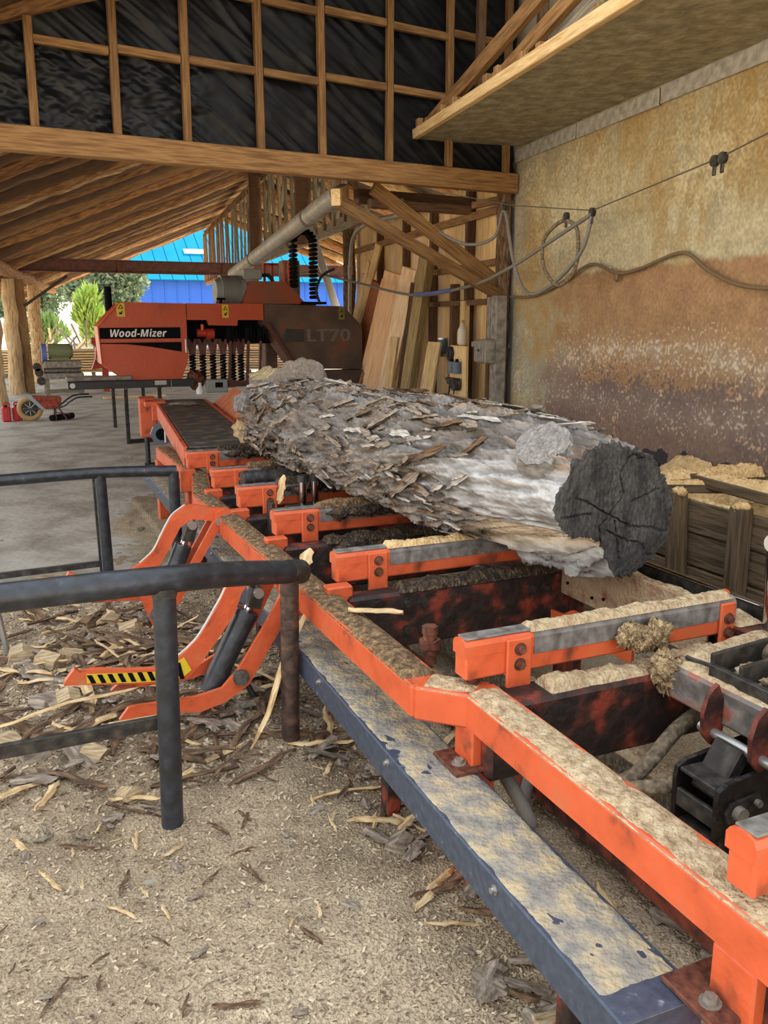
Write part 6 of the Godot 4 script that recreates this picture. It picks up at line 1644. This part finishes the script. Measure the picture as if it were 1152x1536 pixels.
	part(mo, "motor_end", MB.new().cyl(Vector3(0.32, 0.93, 0), Vector3(0.38, 0.93, 0), 0.165, 0.1, 22), M["motor_green"])
	part(mo, "pulley_guard", MB.new().cyl(Vector3(-0.26, 0.9, 0), Vector3(-0.16, 0.9, 0), 0.2, 0.2, 20), M["blue_sleeve"])
	for q in [[-0.35, 0.5], [-0.32, 0.32], [-0.38, 0.62]]:
		part(m, "gear", MB.new().cyl(Vector3(q[0], q[1], 0.2), Vector3(q[0], q[1], 0.3), 0.09, 0.09, 14), M["dark_steel"])
	# red bench machine behind the saw head cover
	var rm := thing("red_machine", "red sharpening machine on a red stand behind the saw head", "machine", Vector3(2.05, 0, -21))
	part(rm, "stand", MB.new().box(Vector3(0.2, 0.26, 0), Vector3(0.14, 0.52, 0.14), 0.01), M["red_paint"])
	part(rm, "body", flat([-0.1, 0.5, 0.3, 0.55, 0.3, 1.1, -0.05, 1.2, -0.08, 1.1, 0.02, 1.0, 0.0, 0.75], 0, 0.25), M["red_paint"])
	part(rm, "head", MB.new().box(Vector3(0.05, 1.16, 0.02), Vector3(0.26, 0.1, 0.3), 0.02), M["red_paint"])
	part(rm, "wheel", MB.new().cyl(Vector3(0.1, 0.72, 0.13), Vector3(0.1, 0.72, 0.18), 0.09, 0.09, 16), M["zinc"])
	# wheelbarrow
	var wb := thing("wheelbarrow", "old orange wheelbarrow with a tan tyre in front of the posts", "wheelbarrow", Vector3(0.42, 0, -15.2))
	var tyre := PackedVector3Array()
	for k in 33:
		tyre.append(Vector3(0.0 + cos(TAU * k / 32.0) * 0.16, 0.2 + sin(TAU * k / 32.0) * 0.16, 0))
	var wh := part(wb, "wheel", MB.new().tube(tyre, 0.045, 12, false), M["tyre_tan"], "tan rubber tyre")
	part(wh, "rim", MB.new().cyl(Vector3(0, 0.2, -0.03), Vector3(0, 0.2, 0.03), 0.115, 0.115, 20), M["dark_steel"])
	for k in 8:
		part(wh, "spoke", MB.new().bar(Vector3(0, 0.2, 0.034), Vector3(cos(TAU * k / 8) * 0.11, 0.2 + sin(TAU * k / 8) * 0.11, 0.034), 0.012, 0.012, 0.001), M["zinc"])
	part(wb, "tray", MB.new().prism(poly([0.02, 0.4, 0.48, 0.37, 0.46, 0.21, 0.2, 0.2]), 0.42, Transform3D(Basis(), Vector3(0, 0, 0))), M["wheelbarrow_red"], "rusty orange tray")
	part(wb, "tray_front", MB.new().prism(poly([-0.1, 0.46, 0.02, 0.43, 0.22, 0.2, 0.17, 0.19]), 0.44, Transform3D()), M["pale_tin"])
	for s in [-1.0, 1.0]:
		part(wb, "handle", MB.new().tube(curve([Vector3(-0.1, 0.19, s * 0.08), Vector3(0.1, 0.2, s * 0.1), Vector3(0.45, 0.22, s * 0.22), Vector3(0.6, 0.31, s * 0.26), Vector3(0.72, 0.37, s * 0.27), Vector3(0.95, 0.38, s * 0.28)], 6), 0.014, 10), M["black_pipe"])
		part(wb, "leg", MB.new().tube(PackedVector3Array([Vector3(0.38, 0.22, s * 0.18), Vector3(0.37, 0.0, s * 0.2)]), 0.012, 8).tube(PackedVector3Array([Vector3(0.42, 0.22, s * 0.18), Vector3(0.55, 0.0, s * 0.2)]), 0.012, 8), M["red_grime"])
	part(wb, "leg_tie", MB.new().cyl(Vector3(0.4, 0.1, -0.2), Vector3(0.58, 0.1, 0.2), 0.01, 0.01, 8), M["red_grime"])
	for k in 2:
		var cn := thing("fuel_can", ["bright red ridged fuel can beside the round post", "dark red fuel can against the wheelbarrow wheel"][k], "fuel can", Vector3(0.06 + 0.16 * k, 0, -15.25 - 0.05 * k), 0.1 * k, "red fuel cans")
		part(cn, "can", MB.new().box(Vector3(0, 0.12, 0), Vector3(0.14, 0.24, 0.2), 0.025), M["red_can"])
		part(cn, "handle", MB.new().tube(curve([Vector3(-0.03, 0.24, 0), Vector3(-0.03, 0.29, 0), Vector3(0.05, 0.29, 0), Vector3(0.05, 0.24, 0)], 5), 0.012, 8), M["red_can"])
		part(cn, "spout_cap", MB.new().cyl(Vector3(0.0, 0.24, 0.06), Vector3(0.0, 0.27, 0.06), 0.022, 0.022, 12), M["black"])
		part(cn, "side_rib", MB.new().box(Vector3(0.0, 0.12, 0.102), Vector3(0.02, 0.2, 0.01), 0.004), M["red_paint"])
	single("pipe_offcut", MB.new().cyl(Vector3(0, 0.05, 0), Vector3(0.35, 0.05, -0.3), 0.05, 0.05, 16), M["black"], "short black pipe lying behind the wheelbarrow", "pipe", Vector3(0.72, 0, -15.0))
	single("floor_plank", MB.new().box(Vector3.ZERO, Vector3(1.3, 0.04, 0.12), 0.004, Basis(Vector3.UP, 0.1)), M["pine1"], "single plank lying on the yard floor beyond the trestle", "plank", Vector3(2.6, 0.02, -19.0))

# ------------------------------------------------------------------ bark, splinters and chips on the floor
func shard(l: float, w: float, t: float, seed_: int) -> ArrayMesh:
	var n := noise(seed_, 1.0)
	var top := []
	var steps := 9
	for i in steps + 1:
		var u := float(i) / steps
		var taper := clampf(minf(u * 5.0, (1.0 - u) * 5.0) + 0.25, 0.0, 1.0)
		var a := 0.5 * w * taper * (1.0 + 0.7 * n.get_noise_2d(u * 4.0, 1.0))
		var b := 0.5 * w * taper * (1.0 + 0.7 * n.get_noise_2d(u * 4.0, 9.0))
		var bend := 0.06 * l * n.get_noise_2d(u * 1.5, 4.0)
		var y := 0.05 * l * n.get_noise_2d(u * 1.6, 14.0) + t * 0.5
		top.append([Vector3((u - 0.5) * l, y + t * 0.4, bend), Vector3((u - 0.5) * l, y, bend + a), Vector3((u - 0.5) * l, y - t * 0.6, bend), Vector3((u - 0.5) * l, y, bend - b)])
	var mb := MB.new()
	for i in steps:
		for k in 4:
			var p: Vector3 = top[i][k]
			var q: Vector3 = top[i][(k + 1) % 4]
			var r: Vector3 = top[i + 1][(k + 1) % 4]
			var s: Vector3 = top[i + 1][k]
			var c: Vector3 = (top[i][0] + top[i][2]) * 0.5
			var nn := (q - p).cross(s - p).normalized()
			if nn.dot((p + q) * 0.5 - c) < 0.0:
				nn = -nn
			mb.quad(p, q, r, s, nn)
	for e in [0, steps]:
		mb.quad(top[e][0], top[e][1], top[e][2], top[e][3], Vector3.LEFT if e == 0 else Vector3.RIGHT)
	return mb.mesh()

func build_litter() -> void:
	var a := noise(101, 0.03)
	var b := noise(102, 0.05)
	var kinds := {
		"bark_strip": [[], "bark", "dark strip of bark lying", "bark strips", "bark"],
		"wood_splinter": [[], "splinter", "pale wood splinter lying", "pale splinters", "splinter"],
		"bark_chip": [[], "greybark", "broken grey bark chip lying", "grey bark chips", "bark"]}
	for k in 6:
		kinds["bark_strip"][0].append(shard(0.20 + 0.05 * k, 0.022 + 0.004 * k, 0.012, 700 + k))
		kinds["wood_splinter"][0].append(shard(0.12 + 0.045 * k, 0.018 + 0.004 * k, 0.012, 710 + k))
		kinds["bark_chip"][0].append(shard(0.07 + 0.02 * k, 0.045 + 0.006 * k, 0.016, 720 + k))
	var lay := func(kind: String, x: float, z: float, size: float, lift: float, where: String) -> void:
		var d: Array = kinds[kind]
		var o := place(self, numbered(kind), d[0][rng.randi() % 6], M[d[1]])
		var turn := Basis(Vector3.UP, rng.randf() * TAU) * Basis(Vector3.BACK, rng.randf_range(-0.12, 0.18)) * Basis(Vector3.RIGHT, rng.randf_range(-0.4, 0.4))
		o.transform = Transform3D(turn * Basis.from_scale(Vector3.ONE * size), Vector3(x, litter_height(x, z, a, b) + 0.004 + lift, z))
		tag(o, d[2] + " " + where, d[4], d[3] + " " + where)
	# dense heap under the arms
	for k in 270:
		var x := 0.42 + rng.randfn() * 0.42
		var z := -3.75 + rng.randfn() * 0.62
		if x > 0.95 or x < -0.7 or z > -2.65:
			continue
		lay.call(["bark_strip", "wood_splinter", "bark_chip", "bark_strip"][k % 4], x, z, rng.randf_range(0.6, 1.35), rng.randf() * 0.02, "in the litter under the loading arms")
	# along the channel and under the bed
	for k in 90:
		var z := rng.randf_range(-3.2, -1.0)
		lay.call(["bark_chip", "bark_chip", "wood_splinter", "bark_strip"][k % 4], rng.randf_range(0.93, 1.08) if k % 3 else rng.randf_range(1.25, 1.75), z, rng.randf_range(0.5, 1.1), 0.004, "at the foot of the blue channel" if k % 3 else "beneath the orange rail")
	# scattered over the open floor
	for k in 120:
		var x := rng.randf_range(-0.2, 1.0)
		var z := rng.randf_range(-2.7, -1.25)
		if x > 0.55 + (-z - 1.2) * 0.3:
			continue
		lay.call(["bark_chip", "bark_strip", "wood_splinter"][k % 3], x, z, rng.randf_range(0.2, 0.5), 0.0, "on the open floor before the railing")
	for k in 26:
		lay.call(["bark_chip", "wood_splinter"][k % 2], rng.randf_range(-0.2, 0.9), rng.randf_range(-8.0, -4.8), rng.randf_range(0.4, 0.8), 0.002, "on the bare floor beyond the arms")
	# split firewood lumps
	var lumps := [[-0.02, -4.15, 0.16, "old_split"], [0.1, -4.0, 0.15, "splinter"], [0.2, -4.05, 0.13, "splinter"], [0.42, -4.5, 0.15, "splinter"], [0.33, -4.55, 0.13, "bark"], [0.5, -4.35, 0.14, "splinter"], [-0.1, -3.3, 0.13, "splinter"], [0.14, -3.5, 0.14, "splinter"], [0.2, -3.05, 0.12, "splinter"], [0.0, -3.15, 0.14, "greybark"], [0.75, -3.6, 0.14, "splinter"], [0.28, -2.75, 0.1, "splinter"], [1.0, -1.35, 0.1, "splinter"], [0.98, -2.12, 0.1, "greybark"]]
	for k in lumps.size():
		var q: Array = lumps[k]
		var s: float = q[2] * 0.75
		var pr := MB.new().prism(poly([-0.5 * s, -0.25 * s, 0.45 * s, -0.28 * s, 0.5 * s, 0.05 * s, 0.1 * s, 0.3 * s, -0.35 * s, 0.18 * s]), s * 0.9, Transform3D(Basis.from_euler(Vector3(0.15 * (k % 3), 0.9 * k, 0.1 * (k % 2))), Vector3.ZERO))
		single("wood_offcut", pr, M["old_split" if q[3] == "splinter" else q[3]], "split wood lump lying among the bark litter", "offcut", Vector3(q[0], litter_height(q[0], q[1], a, b) + 0.2 * s, q[1]), "split lumps on the floor")
	# long pale splinter leaning on the post of the near railing and other long laths
	for q in [[Vector3(0.72, 0.07, -2.85), Vector3(1.03, 0.62, -2.97), "long pale splinter leaning against the rust-brown railing post"], [Vector3(-0.2, 0.1, -3.35), Vector3(0.42, 0.13, -3.45), "long pale lath lying under the taped loading arm"], [Vector3(0.3, 0.035, -2.72), Vector3(0.72, 0.05, -2.95), "long bent lath lying by the foot of the railing"]]:
		var o := place(self, numbered("wood_lath"), shard(q[0].distance_to(q[1]), 0.03, 0.014, 740), M["splinter"])
		var x: Vector3 = (q[1] - q[0]).normalized()
		var zz := x.cross(Vector3.UP).normalized()
		o.transform = Transform3D(Basis(x, zz.cross(x), zz), (q[0] + q[1]) * 0.5)
		tag(o, q[2], "lath")
	# a splinter stuck in the rail and one lying on the sawdust of the rail
	for q in [[Vector3(0.985, 0.63, -3.04), Vector3(1.06, 0.72, -3.12), "short split chip wedged upright behind the railing collar"], [Vector3(1.02, 0.632, -2.62), Vector3(1.17, 0.635, -2.5), "flat pale sliver lying on the rail dust"], [Vector3(1.3, 0.65, -4.32), Vector3(1.34, 0.8, -4.34), "broken wood wedge stuck between the bunks"]]:
		var o := place(self, numbered("wood_sliver"), shard(q[0].distance_to(q[1]), 0.05, 0.016, 750), M["splinter"])
		var x: Vector3 = (q[1] - q[0]).normalized()
		var zz := x.cross(Vector3.UP).normalized()
		o.transform = Transform3D(Basis(x, zz.cross(x), zz), (q[0] + q[1]) * 0.5)
		tag(o, q[2], "splinter")
	# crumbs: flakes too small and too many to count
	var mm := MultiMesh.new()
	mm.transform_format = MultiMesh.TRANSFORM_3D
	mm.use_colors = true
	var fl := MB.new()
	fl.quad(Vector3(-0.5, 0, -0.2), Vector3(0.5, 0.08, -0.16), Vector3(0.4, 0.1, 0.2), Vector3(-0.45, 0.02, 0.18), Vector3.UP)
	fl.quad(Vector3(-0.5, 0, -0.2), Vector3(0.5, 0.08, -0.16), Vector3(0.5, -0.1, -0.16), Vector3(-0.5, -0.12, -0.2), Vector3.FORWARD)
	mm.mesh = fl.mesh()
	var xs := []
	for k in 36000:
		var x := rng.randf_range(-0.9, 1.15)
		var z := -1.1 - 4.6 * pow(rng.randf(), 1.6)
		if k % 9 == 0:
			x = rng.randf_range(1.2, 2.0)
		var h := litter_height(x, z, a, b)
		if h < 0.0:
			continue
		var s := rng.randf_range(0.005, 0.018) * (1.6 if z < -2.7 else 1.0)
		xs.append([Transform3D(Basis.from_euler(Vector3(rng.randf_range(-0.5, 0.5), rng.randf() * TAU, rng.randf_range(-0.5, 0.5))) * Basis.from_scale(Vector3(s, s, s)), Vector3(x, h + 0.003, z)), Color(0.62, 0.48, 0.32).lerp(Color(0.16, 0.1, 0.06), pow(rng.randf(), 1.5 if z > -2.6 else 1.0))])
	mm.instance_count = xs.size()
	for k in xs.size():
		mm.set_instance_transform(k, xs[k][0])
		mm.set_instance_color(k, xs[k][1])
	var mi := MultiMeshInstance3D.new()
	mi.name = "wood_crumbs"
	mi.multimesh = mm
	mi.material_override = M["tinted"]
	add_child(mi)
	tag(mi, "countless small wood flakes sprinkled over the sawdust floor", "wood flakes", "", "stuff")
